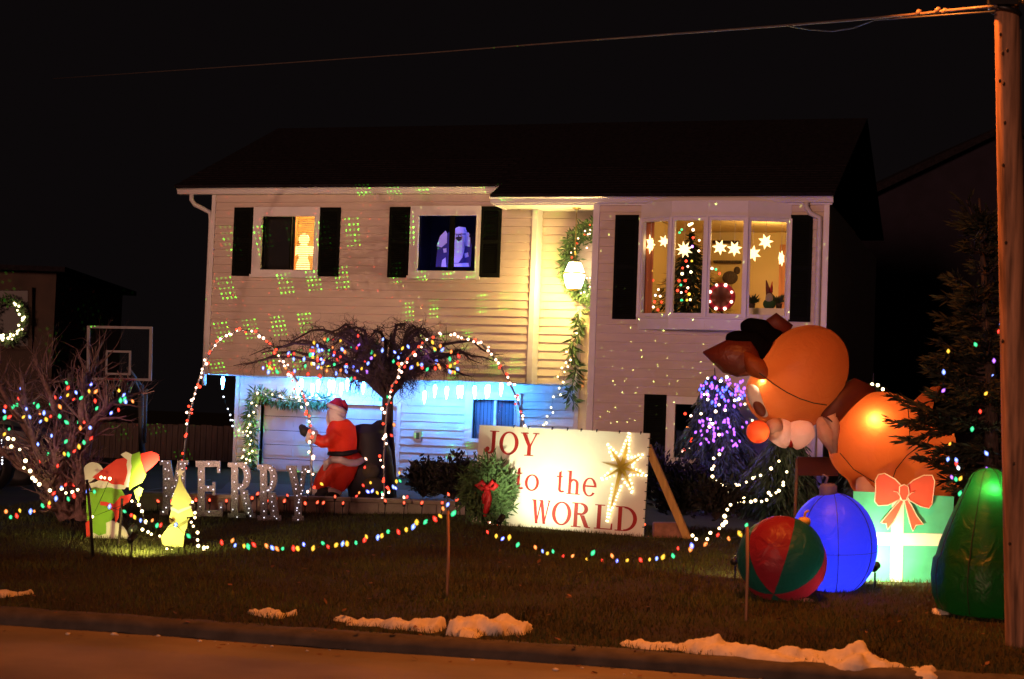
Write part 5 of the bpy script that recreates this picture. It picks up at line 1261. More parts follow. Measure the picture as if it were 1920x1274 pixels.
# wreath hanging on the sign
c = U(914, 921, dep(gl0)-.22)
T = thing('sign_wreath', 'full green wreath with a red ribbon bow hung on the left of the joy sign', 'wreath', c)
b = MB(); needle_ring(b, c, RT, UP, FW, .19, .19, 2400, .12, .022, 1.25); b.build('greens', M_garland, T, kind='stuff')
b = MB(); p0 = c+UP*.06-FW*.19
for s_ in (-1, 1):
    b.tube([p0, p0+RT*s_*.07+UP*.07, p0+RT*s_*.12+UP*.03, p0+RT*s_*.07-UP*.02, p0], [.02, .035, .04, .03, .015], 6)
b.ell(p0-FW*.02, .035); b.tube([p0, p0-UP*.14+RT*.02, p0-UP*.26-RT*.01, p0-UP*.36-RT*.03], [.03, .04, .045, .02], 5); b.tube([p0, p0-UP*.12-RT*.04, p0-UP*.2-RT*.05], [.025, .035, .015], 5); b.build('bow', M_ribbonred, T)
# red rope of small lights along the foot of the sign
zz6 = lambda x, y: (840+x/3.981, 954+y/3.981)
rp = [(190, 128), (215, 122), (240, 132), (262, 100), (290, 118), (315, 105), (370, 130), (432, 148), (470, 142), (592, 153), (648, 152), (740, 172), (850, 180), (902, 184), (960, 196), (1020, 205), (1062, 196), (1125, 198), (1190, 175), (1236, 212), (1310, 215), (1365, 222), (1385, 213), (1405, 222), (1425, 210), (1440, 225), (1460, 218), (1475, 230), (1495, 215), (1482, 242), (1470, 118), (1455, 205)]
string_lights('string of tiny red lights lying along the foot of the joy sign', 'light string', 'red lights at the sign', [(U(*zz6(x, y), dep(gl0)-.10-.9*max(0, x-200)/1300), 'P' if i % 4 == 1 else 'R') for i, (x, y) in enumerate(rp)], .0145, 'c7', rad=.003)

# painted cutouts lit by a stake spotlight (generic shapes)
c0 = GR(215, 1010); CD_ = dep(c0)
zc = lambda x, y, D: U(x/3.981, 820+y/3.981, D)
T = thing('painted_cutout', 'red, green and white plywood cutout of a gift sack on a bush, beside MERRY', 'cutout', c0)
def cflat(T, name, pts, m, D, dd, th=.006): b = MB(); b.prism([zc(x, y, D-dd) for x, y in pts], FW*th); return b.build(name, m, T)
def wavy(pts, amp=8, k=3):
    o = []
    for i in range(len(pts)):
        p, q = pts[i], pts[(i+1) % len(pts)]; L = math.hypot(q[0]-p[0], q[1]-p[1]); n = max(1, int(L/30))
        for j in range(n): f = j/n; o.append((lerp(p[0], q[0], f)+random.uniform(-amp, amp)*(j > 0), lerp(p[1], q[1], f)+random.uniform(-amp, amp)*(j > 0)))
    return o
arc = lambda cx, cy, rx, ry, a0, a1, n=14: [(cx+rx*math.cos(R(lerp(a0, a1, i/n))), cy+ry*math.sin(R(lerp(a0, a1, i/n)))) for i in range(n+1)]
cflat(T, 'snow_base', [(640, 765)]+arc(800, 770, 160, 150, 180, 360)[1:-1]+[(965, 775)], M_cutwhite, CD_, 0, .02)
cflat(T, 'bush_shape', wavy([(660, 700), (645, 560), (650, 420), (700, 370), (800, 350), (900, 380), (935, 440), (880, 520), (850, 600), (790, 640), (790, 720), (740, 735)], 7), M_cutgreen, CD_, .012)
cflat(T, 'sack_shape', [(690, 300), (780, 230), (870, 165), (960, 150), (1060, 120), (1130, 105), (1185, 130), (1190, 170), (1130, 230), (1040, 300), (980, 370), (900, 380), (780, 345)], M_cutred, CD_, .024)
cflat(T, 'sack_trim', wavy([(900, 130), (940, 108), (985, 130), (985, 250), (960, 375), (925, 370), (950, 250), (950, 170)], 6), M_cutwhite, CD_, .034)
cflat(T, 'holly_leaf', wavy([(985, 130), (1040, 110), (1060, 200), (1090, 280), (1060, 340), (1000, 370), (965, 400), (975, 280)], 6), M_cutgreen, CD_, .036)
cflat(T, 'holly_leaf', wavy([(1000, 400), (1040, 370), (1070, 385), (1050, 440), (1035, 490), (1010, 450)], 4), M_cutgreen, CD_, .030)
cflat(T, 'snow_cap', [(625, 235)]+arc(695, 250, 72, 62, 180, 350)[1:]+[(730, 290), (680, 330), (640, 350)], M_cutwhite, CD_, .018)
cflat(T, 'trim_band', wavy([(665, 345), (740, 320), (860, 355), (950, 360), (930, 390), (800, 375), (680, 380)], 6), M_cutwhite, CD_, .030)
cflat(T, 'ribbon_shape', [(748, 480), (800, 485), (850, 500), (900, 440), (985, 425), (960, 490), (890, 530), (885, 600), (862, 645), (852, 560), (800, 515), (748, 508)], M_cutred, CD_, .022)
cflat(T, 'ribbon_shape', [(638, 640), (665, 620), (672, 745), (645, 750)], M_cutred, CD_, .02)
b = MB(); b.tube([zc(760, 300, CD_)+FW*.04, zc(760, 770, CD_)+FW*.04-Z3*.05], .014, 5); b.build('support_stake', M_brace, T)
c0 = GR(333, 1027); D2 = dep(c0)
T = thing('painted_cutout', 'small pale yellow green tree shaped plywood cutout before the letters', 'cutout', c0)
cflat(T, 'tree_shape', wavy([(1200, 740), (1215, 810), (1300, 822), (1365, 820), (1372, 750), (1400, 640), (1390, 600), (1445, 590), (1410, 500), (1440, 490), (1395, 410), (1355, 330), (1345, 250), (1330, 330), (1300, 410), (1270, 500), (1290, 510), (1265, 600), (1300, 620), (1240, 690)], 5), M_cutlime, D2, 0, .02)
cflat(T, 'tier_band', wavy([(1275, 520), (1330, 545), (1430, 510), (1425, 530), (1330, 570), (1275, 545)], 3), M_cutwhite, D2, .012)
cflat(T, 'tier_band', wavy([(1265, 610), (1330, 650), (1420, 600), (1405, 630), (1330, 680), (1262, 635)], 3), M_cutlime2, D2, .012)
cflat(T, 'topper', [(1345, 225), (1355, 250), (1380, 252), (1360, 270), (1368, 295), (1345, 280), (1322, 295), (1330, 270), (1310, 252), (1335, 250)], M_cutwhite, D2, .016)
b = MB(); b.tube([zc(1310, 700, D2)+FW*.03, zc(1305, 830, D2)+FW*.03-Z3*.05], .01, 5); b.build('support_stake', M_brace, T)
string_lights('warm white strand draped from the red cutout down to the lawn', 'light string', 'warm white strands', [(zc(x, y, CD_-.2), 'W') for x, y in [(755, 300), (782, 305), (820, 310), (690, 595), (985, 478), (1037, 505), (1060, 553), (1088, 630), (1063, 690), (1105, 708), (1130, 725), (1192, 738), (1140, 785), (1163, 797)]], .016, 'c7', rad=.003)
string_lights('warm white strand running beside the pale tree cutout and along the grass', 'light string', 'warm white strands', [(zc(x, y, D2-.15), 'W') for x, y in [(1437, 485), (1455, 565), (1455, 600), (1428, 635), (1443, 665), (1475, 712), (1475, 768), (1480, 812), (1523, 825), (1548, 822), (1523, 848), (1593, 858), (1625, 862), (1692, 862), (1712, 860), (1760, 862), (1245, 835), (1285, 845)]], .016, 'c7', rad=.003)

# stake spotlights
def spotlight(label, px, py, target, head=.036):
    g = GR(px, py); T = thing('stake_spotlight', label, 'spotlight', g, 'stake spotlights on the lawn')
    p = g+Z3*.20; d = (Vector(target)-p).normalized()
    b = MB(); b.tube([g-Z3*.05, g+Z3*.15], .011, 6); b.build('stake', M_black, T)
    a = d.orthogonal().normalized(); b = MB(); b.lathe(p, [(.03, -.07), (head, -.05), (head*1.05, .05), (head*1.12, .055), (head*1.0, .045)], 12, ax=(a, d.cross(a), d)); b.build('head', M_black, T)
    b = MB(); b.lathe(p, [(head*.9, .047), (head*.5, .05)], 12, ax=(a, d.cross(a), d)); b.build('lens', emis('lens_glow', (1, .85, .6), 2.0), T)
    return p+d*.075
FT = PY(700, 520, YF)
fl = spotlight('small black stake spotlight standing in the bright pool of lawn light', 246, 1047, FT)
fh = spotlight('added small black stake spotlight just behind the first one, aimed up at the house', 247, 1028, FT)  # second fixture added to carry the house light clear of the cutouts
lamp('SPOT', 'house_flood', fh, (1.0, .57, .40), 900, .04, FT+Z3*1.5, R(54), 1.0)
lamp('SPOT', 'cutout_flood', fl, (1.0, .90, .42), 26, .03, fl+Vector((FW.x, FW.y, 0))*1.0+Z3*.1, R(140), .8)
lamp('SPOT', 'lawn_spill', fl-Z3*.02, (.95, .92, .25), 75, .03, fl+Vector((FW.x, FW.y, 0))*.6-Z3*.30, R(128), .9)
ST = SG(.44, .42)
fs_ = spotlight('small black stake spotlight aimed at the joy sign', 938, 1006, SG(.42, .3))
lamp('SPOT', 'sign_flood', fs_, (.98, 1.0, .58), 160, .04, ST, R(96), 1.0)
gp_ = spotlight('small black stake spotlight at the foot of the gift board, beside the blue ornament', 1640, 1103, U(1690, 1000, 17.3))
lamp('SPOT', 'gift_flood', gp_, (.95, 1.0, .62), 62, .03, U(1690, 1000, 17.3), R(140), .6)
fb_ = spotlight('small black stake spotlight hidden left of the striped ball', 1378, 1090, U(1500, 960, 18.5))
lamp('SPOT', 'ball_flood', fb_, (1.0, .86, .35), 14, .03, fb_+Vector((FW.x, FW.y, 0))+Z3*.2, R(150), .5)

# thin stakes carrying the large bulb strand
for (x0, y0, x1, y1, m_, lab) in [(163, 900, 175, 1046, M_black, 'thin dark stake before the red and green cutout'), (229, 935, 228, 985, M_brown, 'short stake at the right edge of the red and green cutout'), (840, 958, 839, 1121, M_pole, 'thin wooden stake on the lawn left of the joy sign wreath'), (1401, 988, 1399, 1166, M_pole, 'thin wooden stake in front of the striped ball')]:
    g = GR(x1, y1) if y1 > 1000 else GD(x1, 18.2); D = dep(g); T = thing('stake', lab, 'stake', g, 'stakes holding the coloured bulb strand')
    b = MB(); b.tube([g-Z3*.05, g.lerp(U(x0, y0, D), .5)+RT*.006, U(x0, y0, D)], [.016, .015, .014], 6); b.build('stake_rod', m_, T)
S9a = '45,555,o 80,597,g 125,588,r 148,548,y 228,555,b 256,553,o 318,512,g 368,493,y 365,516,r 418,458,b 402,420,r 460,378,b 510,462,g 552,437,r 655,400,b 705,408,g'
S9b = '818,518,b 930,555,g 980,583,r 1005,597,y 1050,622,b 1085,635,W 1137,622,o 1172,660,g 1200,657,r 1312,655,b 1408,738,g 1655,787,r 1735,772,o 1755,808,b 1822,813,y 1853,817,g 1895,800,r'
S9c = '143,240,o 163,275,b 230,280,y 260,283,g 303,270,r 397,278,o 440,293,b 475,300,o 518,299,g 598,297,r 630,298,y 675,267,B 745,296,y 818,259,g 857,285,r 917,272,y 965,263,b 998,262,y 1065,255,g 1130,233,r 1143,210,y 1228,215,b 1258,203,y 1305,172,g 1382,175,r 1440,157,y 1493,135,b 1518,103,y 1584,99,g 1655,78,r 1693,55,y 1715,0,o 1750,-30,b 1793,36,g'
S9d = '295,175,r 360,205,y 408,225,B 458,215,y 521,270,g 567,280,r 652,289,o 706,318,b 742,335,y 784,320,g 858,360,r 930,354,o 958,372,B 1035,382,y 1082,331,g 1152,388,r 1225,353,o 1262,392,B 1338,387,y 1360,350,g 1438,384,r 1505,380,y 1558,373,b 1605,362,y 1680,353,g 1717,297,r 1820,277,B 1810,302,o'
S9e = '128,518,o 155,525,g 197,467,r 258,487,o 290,480,b 320,460,y 357,412,g'
def DA(px, a, b_, da, db, mid=0): f = min(1, max(0, (px-a)/(b_-a))); return lerp(da, db, f)+mid*4*f*(1-f)
pts = [(U(x/3.981, 820+y/3.981, DA(x/3.981, 0, 175, 18.3, 17.3)), k) for x, y, k in parse(S9a)]
string_lights('large coloured bulbs strung from the left edge up to the first stake', 'light string', 'large bulb strands', pts, .0215, 'c9', sag=.015)
pts = [(U(x/3.981, 820+y/3.981, DA(x/3.981, 205, 480, 18.1, 17.1)), k) for x, y, k in parse(S9b)]
pts += [(U(400+x/3.981, 954+y/3.981, DA(400+x/3.981, 435, 840, 17.2, 15.1)), k) for x, y, k in parse(S9c)[2:]]
string_lights('large coloured bulbs swagged across the lawn between the cutout and the middle stake', 'light string', 'large bulb strands', pts, .0215, 'c9', sag=.015)
pts = [(U(840+x/3.981, 954+y/3.981, DA(840+x/3.981, 900, 1300, 18.6, 17.2, .0)), k) for x, y, k in parse(S9d)]
pts += [(U(1280+x/2.984, 847+y/2.984, DA(1280+x/2.984, 1300, 1400, 17.2, 14.3)), k) for x, y, k in parse(S9e)]
string_lights('large coloured bulbs swagged in front of the joy sign to the striped ball', 'light string', 'large bulb strands', pts, .0215, 'c9', sag=.015)

# ------------------------------------------------------------------ blow-up figures
def px3(D): return D/FPX
def seam(T, c, rad, ax, n_, a0=0, a1=360, r_=.006, k=1.004):
    """thread along the circle of an ellipsoid with plane axes n_[0], n_[1]"""
    b = MB(); pts = []
    for i in range(41):
        q = R(lerp(a0, a1, i/40)); d = ax[n_[0]]*rad[n_[0]]*math.cos(q)+ax[n_[1]]*rad[n_[1]]*math.sin(q); pts.append(c+d*k)
    b.tube(pts, r_, 4, cap=False); return b.build('seam', M_seam, T)
# blue ornament
g = GR(1560, 1117); D = dep(g)+.42; s_ = px3(D); c = U(1562, 1021, D); r0 = 83*s_
T = thing('blowup_ornament', 'glowing blue blow-up ornament ball with a cap and hook', 'inflatable', Vector((c.x, c.y, gz(c.x, c.y))))
b = MB(); b.ell(c, (r0, r0, 97*s_), CAX, 40, 26, fn=lambda th, ph: 1-.018*abs(math.cos(th*4))); b.build('ball', M_blue, T)
b = MB(); k = U(1553, 926, D); b.lathe(k, [(.075, -.07), (.085, -.05), (.085, .07), (.06, .095)], 16, ax=(RT, FW, UP)); b.build('cap', M_bluecap, T)
b = MB(); k2 = U(1552, 905, D); b.tube([k+UP*.09, k2-RT*.02, k2+UP*.05, k2+UP*.07-RT*.04, k2+UP*.03-RT*.05], .016, 6); b.build('hook', M_bluecap, T)
for a in (266, 318, 216):
    e = (RT*math.cos(R(a))+FW*math.sin(R(a))); seam(T, c, (r0*.985, r0, 97*s_), (e, FW, UP), (0, 2), -88, 88, .0035, 1.002)
seam(T, c-UP*.05, (r0*.995, r0*.995, 97*s_), CAX, (0, 1), 190, 350, .0025, 1.001)
lamp('POINT', 'ornament_light', c-UP*.1-RT*.02, (.6, .65, 1.0), 16, .03)
# striped ball
g = GR(1470, 1132); D = dep(g)+.36; s_ = px3(D); c = U(1466, 1050, D); r0 = 84*s_
pole = (U(1444, 1103, D)-c); pole = (pole.normalized()*.72-FW*.62).normalized(); e1 = pole.cross(UP).normalized(); e2 = pole.cross(e1)
T = thing('striped_ball', 'red and green gored blow-up ball in front of the blue ornament', 'inflatable', Vector((c.x, c.y, gz(c.x, c.y))))
NG = 6
for gi in range(NG):
    b = MB(); vs = []; NU, NV = 6, 16
    for j in range(NV+1):
        ph = -math.pi/2+math.pi*j/NV
        for i in range(NU+1):
            th = 2*math.pi*(gi+i/NU)/NG+1.15; bulge = 1-.03*abs(i/NU*2-1)**3
            vs.append(c+(e1*math.cos(th)+e2*math.sin(th))*(r0*math.cos(ph)*bulge)-pole*(r0*.97*math.sin(ph)))
    b.add(vs, [(j*(NU+1)+i, j*(NU+1)+i+1, (j+1)*(NU+1)+i+1, (j+1)*(NU+1)+i) for j in range(NV) for i in range(NU)], 0, True)
    b.build('gore', M_gred if gi % 2 else M_ggreen, T)
cp = c-pole*r0*.98; k = U(1508, 972, D); b = MB(); b.lathe(k-UP*.03, [(.05, -.03), (.06, 0), (.05, .03), (.02, .04)], 12); b.tube([k, k+UP*.05+RT*.01, k+UP*.07+RT*.04], .012, 6); b.build('cap', mat('gold_nylon', (.55, .34, .05), .5, .08), T)
lamp('POINT', 'ball_light', c+RT*.2-UP*.12-FW*.12, (1, .85, .8), 2.0, .02)
# gift board
g0, g1 = GR(1606, 1090), GR(1765, 1094); GDp = dep((g0+g1)/2); o_ = U(1600, 1090, GDp)
GP = lambda x, y, d=0: U(1280+x/2.984, 847+y/2.984, GDp-d)
T = thing('gift_board', 'green plywood gift with cream ribbons and a big red bow, lit from below', 'cutout', GR(1690, 1092))
b = MB(); b.prism([GP(955, 222), GP(1518, 252), GP(1500, 745), GP(960, 725)], FW*.02); b.build('board', M_giftgreen, T)
b = MB(); b.prism([GP(960, 452, .004), GP(1512, 462, .004), GP(1509, 530, .004), GP(958, 520, .004)], FW*.003); b.build('ribbon', M_cream, T)
b = MB(); b.prism([GP(1172, 240, .008), GP(1240, 244, .008), GP(1228, 732, .008), GP(1160, 729, .008)], FW*.003); b.build('ribbon', M_cream, T)
loopL = [(1228, 195), (1190, 155), (1130, 122), (1095, 128), (1078, 160), (1080, 220), (1074, 280), (1095, 302), (1150, 298), (1215, 268), (1228, 240)]
loopR = [(1250, 195), (1290, 160), (1350, 132), (1395, 132), (1410, 165), (1404, 225), (1396, 295), (1378, 318), (1335, 308), (1270, 275), (1250, 240)]
tailL = [(1222, 268), (1190, 300), (1140, 360), (1108, 398), (1138, 402), (1146, 436), (1180, 395), (1214, 330), (1236, 280)]
tailR = [(1240, 275), (1256, 340), (1275, 410), (1288, 446), (1306, 412), (1348, 408), (1310, 360), (1280, 300), (1258, 268)]
knot = [(1214, 195), (1240, 184), (1262, 196), (1268, 235), (1250, 272), (1226, 272), (1212, 238)]
for nm, pg in [('bow_tail', tailL), ('bow_tail', tailR), ('bow_loop', loopL), ('bow_loop', loopR), ('bow_knot', knot)]:
    dd = {'bow_tail': .016, 'bow_loop': .024, 'bow_knot': .034}[nm]
    b = MB(); b.prism([GP(x, y, dd) for x, y in pg], FW*.006); o = b.build(nm, M_bow, T)
    b = MB(); b.tube([GP(x, y, dd+.002) for x, y in pg+[pg[0]]], .0055, 5, cap=False); b.build('outline', M_bowline, o)
b = MB(); b.tube([GP(1180, 222, .03), GP(1200, 226, .03), GP(1214, 245, .03)], .004, 4); b.tube([GP(1300, 226, .03), GP(1282, 230, .03), GP(1266, 245, .03)], .004, 4); b.build('fold_line', M_bowline, T)
b = MB(); b.tube([GP(1100, 300)+FW*.05, GP(1100, 735)+FW*.05], .015, 5); b.tube([GP(1400, 300)+FW*.05, GP(1400, 748)+FW*.05], .015, 5); b.build('support_stake', M_brace, T)
# green blow-up tree
g = GR(1822, 1166); D = dep(g)+.40; s_ = px3(D); c = U(1848, 1150, D); c = Vector((c.x, c.y, gz(c.x, c.y)))
T = thing('blowup_tree', 'dark green blow-up christmas tree glowing near its rounded top', 'inflatable', c)
prf = [(.30, .0), (.40, .03), (.455, .16), (.47, .33), (.455, .47), (.43, .50), (.40, .62), (.33, .80), (.26, .96), (.20, 1.09), (.165, 1.17), (.13, 1.225), (.07, 1.26), (.0, 1.27)]
b = MB(); vs = []; NU = 32
for (r_, z_) in prf:
    for i in range(NU): th = 2*math.pi*i/NU; q = r_*(1-.05*abs(math.sin(th*4))); vs.append(c+Vector((q*math.cos(th), q*math.sin(th), z_*1.0)))
b.add(vs, [(j*NU+i, j*NU+(i+1) % NU, (j+1)*NU+(i+1) % NU, (j+1)*NU+i) for j in range(len(prf)-1) for i in range(NU)]+[tuple(reversed(range(NU)))], 0, True); b.build('tree_skin', M_treegreen, T)
for th in (3.6, 4.4, 5.3):
    b = MB(); b.tube([c+Vector((r_*.985*math.cos(th), r_*.985*math.sin(th), z_)) for r_, z_ in prf[1:-1]], .005, 4, cap=False); b.build('seam', M_seam, T)
lamp('POINT', 'tree_light', U(1862, 920, D-.10), (.75, 1.0, .6), 10, .02)

# reindeer
DR = 18.6; s_ = px3(DR); V = lambda x, y, d=0: U(x, y, DR+d); k3 = lambda *a: tuple(q*s_ for q in a)
gR = GD(1660, DR); T = thing('blowup_reindeer', 'huge orange brown blow-up reindeer bending its head down over the gifts', 'inflatable', gR)
def rot2(a): return (RT*math.cos(R(a))+UP*math.sin(R(a)), FW, -RT*math.sin(R(a))+UP*math.cos(R(a)))
b = MB(); b.ell(V(1503, 702), k3(81, 87, 99), rot2(-38), 64, 32, fn=lambda th, ph: 1-.03*max(0, 1-abs(math.sin(th*2.5+.6))*5)); b.ell(V(1462, 742), k3(66, 66, 60), rot2(-30), 32, 18); b.ell(V(1500, 765), k3(52, 60, 40), rot2(10), 24, 14)
b.tube([V(1415, 690, .0), V(1450, 700)], k3(18, 40), 12); melt(b.build('head', M_orange, T), .022, 8)
b = MB(); b.ell(V(1640, 822), k3(81, 89, 93), rot2(-42), 64, 32, fn=lambda th, ph: 1-.03*max(0, 1-abs(math.sin(th*2+.35))*5)); b.ell(V(1715, 838), k3(76, 84, 76), CAX, 36, 20); b.ell(V(1662, 880), k3(76, 80, 70), CAX)
b.tube([V(1715, 790), V(1740, 745), V(1768, 716)], k3(30, 14, 4), 14); b.ell(V(1742, 895, -.16), k3(58, 56, 68), CAX, 28, 18); melt(b.build('body', M_orange, T), .022, 8)
# hind leg, front leg and feet
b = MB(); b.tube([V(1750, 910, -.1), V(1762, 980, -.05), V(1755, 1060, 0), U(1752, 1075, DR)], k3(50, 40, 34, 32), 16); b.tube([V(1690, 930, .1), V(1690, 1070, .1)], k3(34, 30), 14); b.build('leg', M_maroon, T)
b = MB(); b.tube([V(1628, 880, -.2), V(1630, 930, -.22), V(1632, 1060, -.15)], k3(22, 26, 24), 14); b.build('leg', M_cheek, T)
# scarf band and pale collar
b = MB(); q = [V(1548, 790, -.18), V(1575, 752, -.12), V(1606, 733, 0), V(1635, 735, .1)]; b.tube(q, k3(20, 26, 24, 12), 12); b.build('shoulder_band', M_scarf, T)
b = MB(); b.tube([V(1537, 782, -.2), V(1548, 815, -.2), V(1562, 850, -.2)], k3(8, 16, 4), 10); b.tube([V(1556, 778, -.22), V(1565, 800, -.22), V(1566, 850, -.22)], k3(14, 10, 4), 10); b.build('collar', M_cheek, T)
# ears
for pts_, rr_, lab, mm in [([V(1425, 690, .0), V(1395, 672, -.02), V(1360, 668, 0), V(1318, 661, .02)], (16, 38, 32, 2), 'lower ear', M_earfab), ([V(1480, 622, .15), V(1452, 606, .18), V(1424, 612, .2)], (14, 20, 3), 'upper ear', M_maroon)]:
    b = MB(); b.tube(pts_, k3(*rr_), 14); b.build('ear', mm, T, label=lab)
b = MB(); b.tube([V(1448, 716, -.22), V(1418, 690, -.26), V(1390, 656, -.16)], k3(4, 20, 4), 10); b.build('ear_lining', M_orange, T)
# antlers
for pts_, rr_ in [([V(1437, 662, .0), V(1412, 640, 0), V(1376, 636, 0), V(1360, 634, 0)], (18, 22, 17, 9)), ([V(1450, 640, .1), V(1425, 620, .1), V(1402, 612, .1), V(1388, 613, .1)], (18, 24, 18, 9))]:
    b = MB(); b.tube(pts_, k3(*rr_), 12); b.ell(pts_[0], k3(26, 24, 24), CAX); melt(b.build('antler', M_antler, T), .03, 4)
# nose, cheeks, tongue, eye
b = MB(); b.ell(V(1421, 810, -.35), k3(21.5, 21.5, 21.5), CAX, 28, 18); b.build('nose', M_nose, T)
for (x, y, rx, ry, a) in [(1464, 812, 23, 30, 18), (1500, 814, 24, 30, -12)]:
    b = MB(); b.ell(V(x, y, -.22), k3(rx*1.15, 24, ry), rot2(a), 24, 16, fn=lambda th, ph: (1-.06*abs(math.sin(th*3)))*(1 if ph > 0 else 1+.42*math.sin(ph))); b.build('cheek', M_cheek, T)
b = MB(); b.tube([V(1442, 800, -.3), V(1456, 802, -.25)], k3(12, 20), 12); b.build('cheek', M_cheek, T)
b = MB(); b.ell(V(1482, 828, -.2), k3(8, 12, 12), CAX, 14, 10); b.build('tongue', M_red, T)
b = MB(); b.ell(V(1421, 752, -.24), k3(15, 10, 34), rot2(28), 22, 14); e_ = b.build('eye', M_eyewhite, T)
b = MB(); b.ell(V(1424, 766, -.275), k3(10, 7, 17), rot2(30), 18, 12); b.build('pupil', M_scarf, e_)
# seams
b = MB(); b.tube([V(1424, 700, -.38), V(1450, 720, -.425), V(1475, 736, -.452), V(1500, 748, -.455), V(1525, 756, -.45), V(1550, 760, -.41)], .007, 4, cap=False); b.build('seam', M_seam, T)
for sp_ in ([(1575, 850, -.35), (1600, 880, -.48), (1640, 905, -.53), (1655, 912, -.53)], [(1670, 910, -.5), (1680, 880, -.52), (1700, 855, -.52), (1725, 835, -.5), (1760, 835, -.42)], [(1700, 745, -.35), (1705, 790, -.44), (1706, 830, -.47)]):
    b = MB(); b.tube([V(*q) for q in sp_], .006, 4, cap=False); b.build('seam', M_seam, T)
lamp('POINT', 'reindeer_body_light', V(1641, 791, -.385), (1, .56, .27), 20, .012)
lamp('POINT', 'reindeer_rump_light', V(1715, 850, 0), (1, .62, .30), 13, .05)
lamp('POINT', 'reindeer_head_light', V(1430, 714, -.25), (1, .66, .34), 13, .012)
lamp('POINT', 'reindeer_skull_light', V(1478, 700, -.05), (1, .62, .30), 8, .10)
for x_ in (1464, 1500): lamp('POINT', 'reindeer_cheek_fill', V(x_, 813, -.22), (1, .7, .5), .9, .03)  # small lamps added inside the cheeks to brighten them
lamp('POINT', 'reindeer_nose_light', V(1428, 813, -.40), (1, .75, .4), .9, .012)
# dark yard sign behind the blue ornament
p = [U(x, y, 20.3) for x, y in [(1495, 857), (1569, 858), (1572, 893), (1496, 892)]]
T = thing('yard_sign', 'dark brown board on a post between the reindeer and the blue ornament', 'sign', GD(1492, 20.3))
b = MB(); b.prism(p, FW*.03); b.build('board', M_maroon, T)
b = MB(); b.tube([GD(1492, 20.33)-Z3*.05, U(1495, 860, 20.33)], .022, 6); b.build('post', M_pole, T)

# ------------------------------------------------------------------ santa and sack in the bed
DS = 23.3; s_ = px3(DS); V = lambda x, y, d=0: U(480+x/5.79, 730+y/5.79, DS+d); k3 = lambda *a: tuple(q*s_/5.79 for q in a)
gS = GD(640, DS); gS.z = bedz-.03
T = thing('blowup_santa', 'red blow-up santa seen from behind, one black mitten raised beside the arch', 'inflatable', gS)
b = MB(); b.tube([V(905, 350), V(920, 430), V(935, 560), V(940, 690)], k3(110, 165, 165, 150), 20); b.ell(V(905, 370), k3(120, 110, 60), CAX)
b.tube([V(880, 480, -.14), V(800, 560, -.16), V(720, 575, -.16), V(640, 530, -.14)], k3(95, 80, 68, 58), 16)
b.tube([V(950, 700), V(960, 760), V(975, 830)], k3(150, 185, 205), 20)
b.tube([V(900, 820, -.05), V(800, 900, -.05), V(720, 990, -.04), V(670, 1080)], k3(140, 115, 90, 62), 16); b.tube([V(960, 800), V(940, 920), V(900, 1020), V(870, 1090)], k3(165, 140, 110, 80), 16)
b.tube([V(1060, 720), V(1130, 760), V(1180, 770)], k3(60, 50, 30), 12)
melt(b.build('suit', M_sredcloth, T), .020, 5)
b = MB(); b.tube([V(660, 520, -.15), V(590, 510, -.15), V(555, 500, -.15)], k3(72, 78, 66), 14); b.build('cuff', M_swhite, T)
b = MB(); b.tube([V(560, 485, -.15), V(525, 455, -.15), V(497, 418, -.15)], k3(48, 56, 36), 12); b.ell(V(498, 420, -.15), k3(34, 34, 40), CAX); b.tube([V(540, 440, -.15), V(520, 395, -.15)], k3(20, 14), 8); b.build('mitten', M_blackcloth, T)
b = MB(); b.ell(V(880, 270), k3(105, 110, 105), CAX, 24, 16); b.tube([V(835, 250, -.02), V(800, 340, -.03), V(785, 410, -.02)], k3(66, 44, 12), 12); b.tube([V(905, 290, -.05), V(870, 350, -.06)], k3(90, 50), 12); melt(b.build('hair', M_swhite, T), .016, 3)
b = MB(); b.ell(V(800, 262, .03), k3(26, 40, 46), CAX, 14, 10); b.build('face', M_skin, T)
b = MB(); b.tube([V(872, 222), V(885, 170), V(905, 130), V(930, 112)], k3(108, 92, 60, 26), 18); b.tube([V(930, 130), V(968, 190), V(985, 245, .02)], k3(40, 34, 12), 12); b.build('hat', M_hatred, T)
b = MB(); b.tube([V(775, 165, -.09), V(850, 195, -.13), V(930, 225, -.12), V(978, 255, -.04)], k3(22, 28, 28, 18), 10); b.build('hat_trim', M_swhite, T)
b = MB(); pts = [V(945+190*math.cos(i*.314), 700+14*math.sin(i*.2), -.24*math.sin(i*.314)) for i in range(21)]
b.tube([V(790, 700, -.10), V(850, 704, -.21), V(940, 705, -.24), V(1030, 690, -.21), V(1095, 675, -.08)], k3(22, 27, 27, 27, 20), 8); b.build('belt', M_blackcloth, T)
b = MB(); b.tube([V(745, 880, -.16), V(762, 800, -.20), V(830, 765, -.26), V(920, 770, -.28), V(1000, 800, -.27), V(1080, 805, -.2), V(1150, 775, -.08), V(1195, 762, 0)], k3(20, 36, 38, 38, 40, 40, 34, 16), 10); b.build('coat_hem', M_swhite, T)
b = MB(); b.ell(V(650, 1110, -.02), k3(80, 62, 46), rot2(-12), 16, 10); b.ell(V(850, 1115, -.06), k3(85, 70, 42), rot2(-15), 16, 10); b.build('leg_trim', M_swhite, T)
for (x, y, d_) in [(735, 1120, -.05), (830, 1175, -.12)]:
    b = MB(); b.ell(V(x, y, d_), k3(85, 70, 62), CAX, 16, 10); b.ell(V(x-40, y+30, d_-.05), k3(60, 60, 40), CAX, 14, 8); b.build('boot', M_blackcloth, T)
lamp('POINT', 'santa_light', V(930, 520, .02), (1, .7, .5), 1.6, .05)
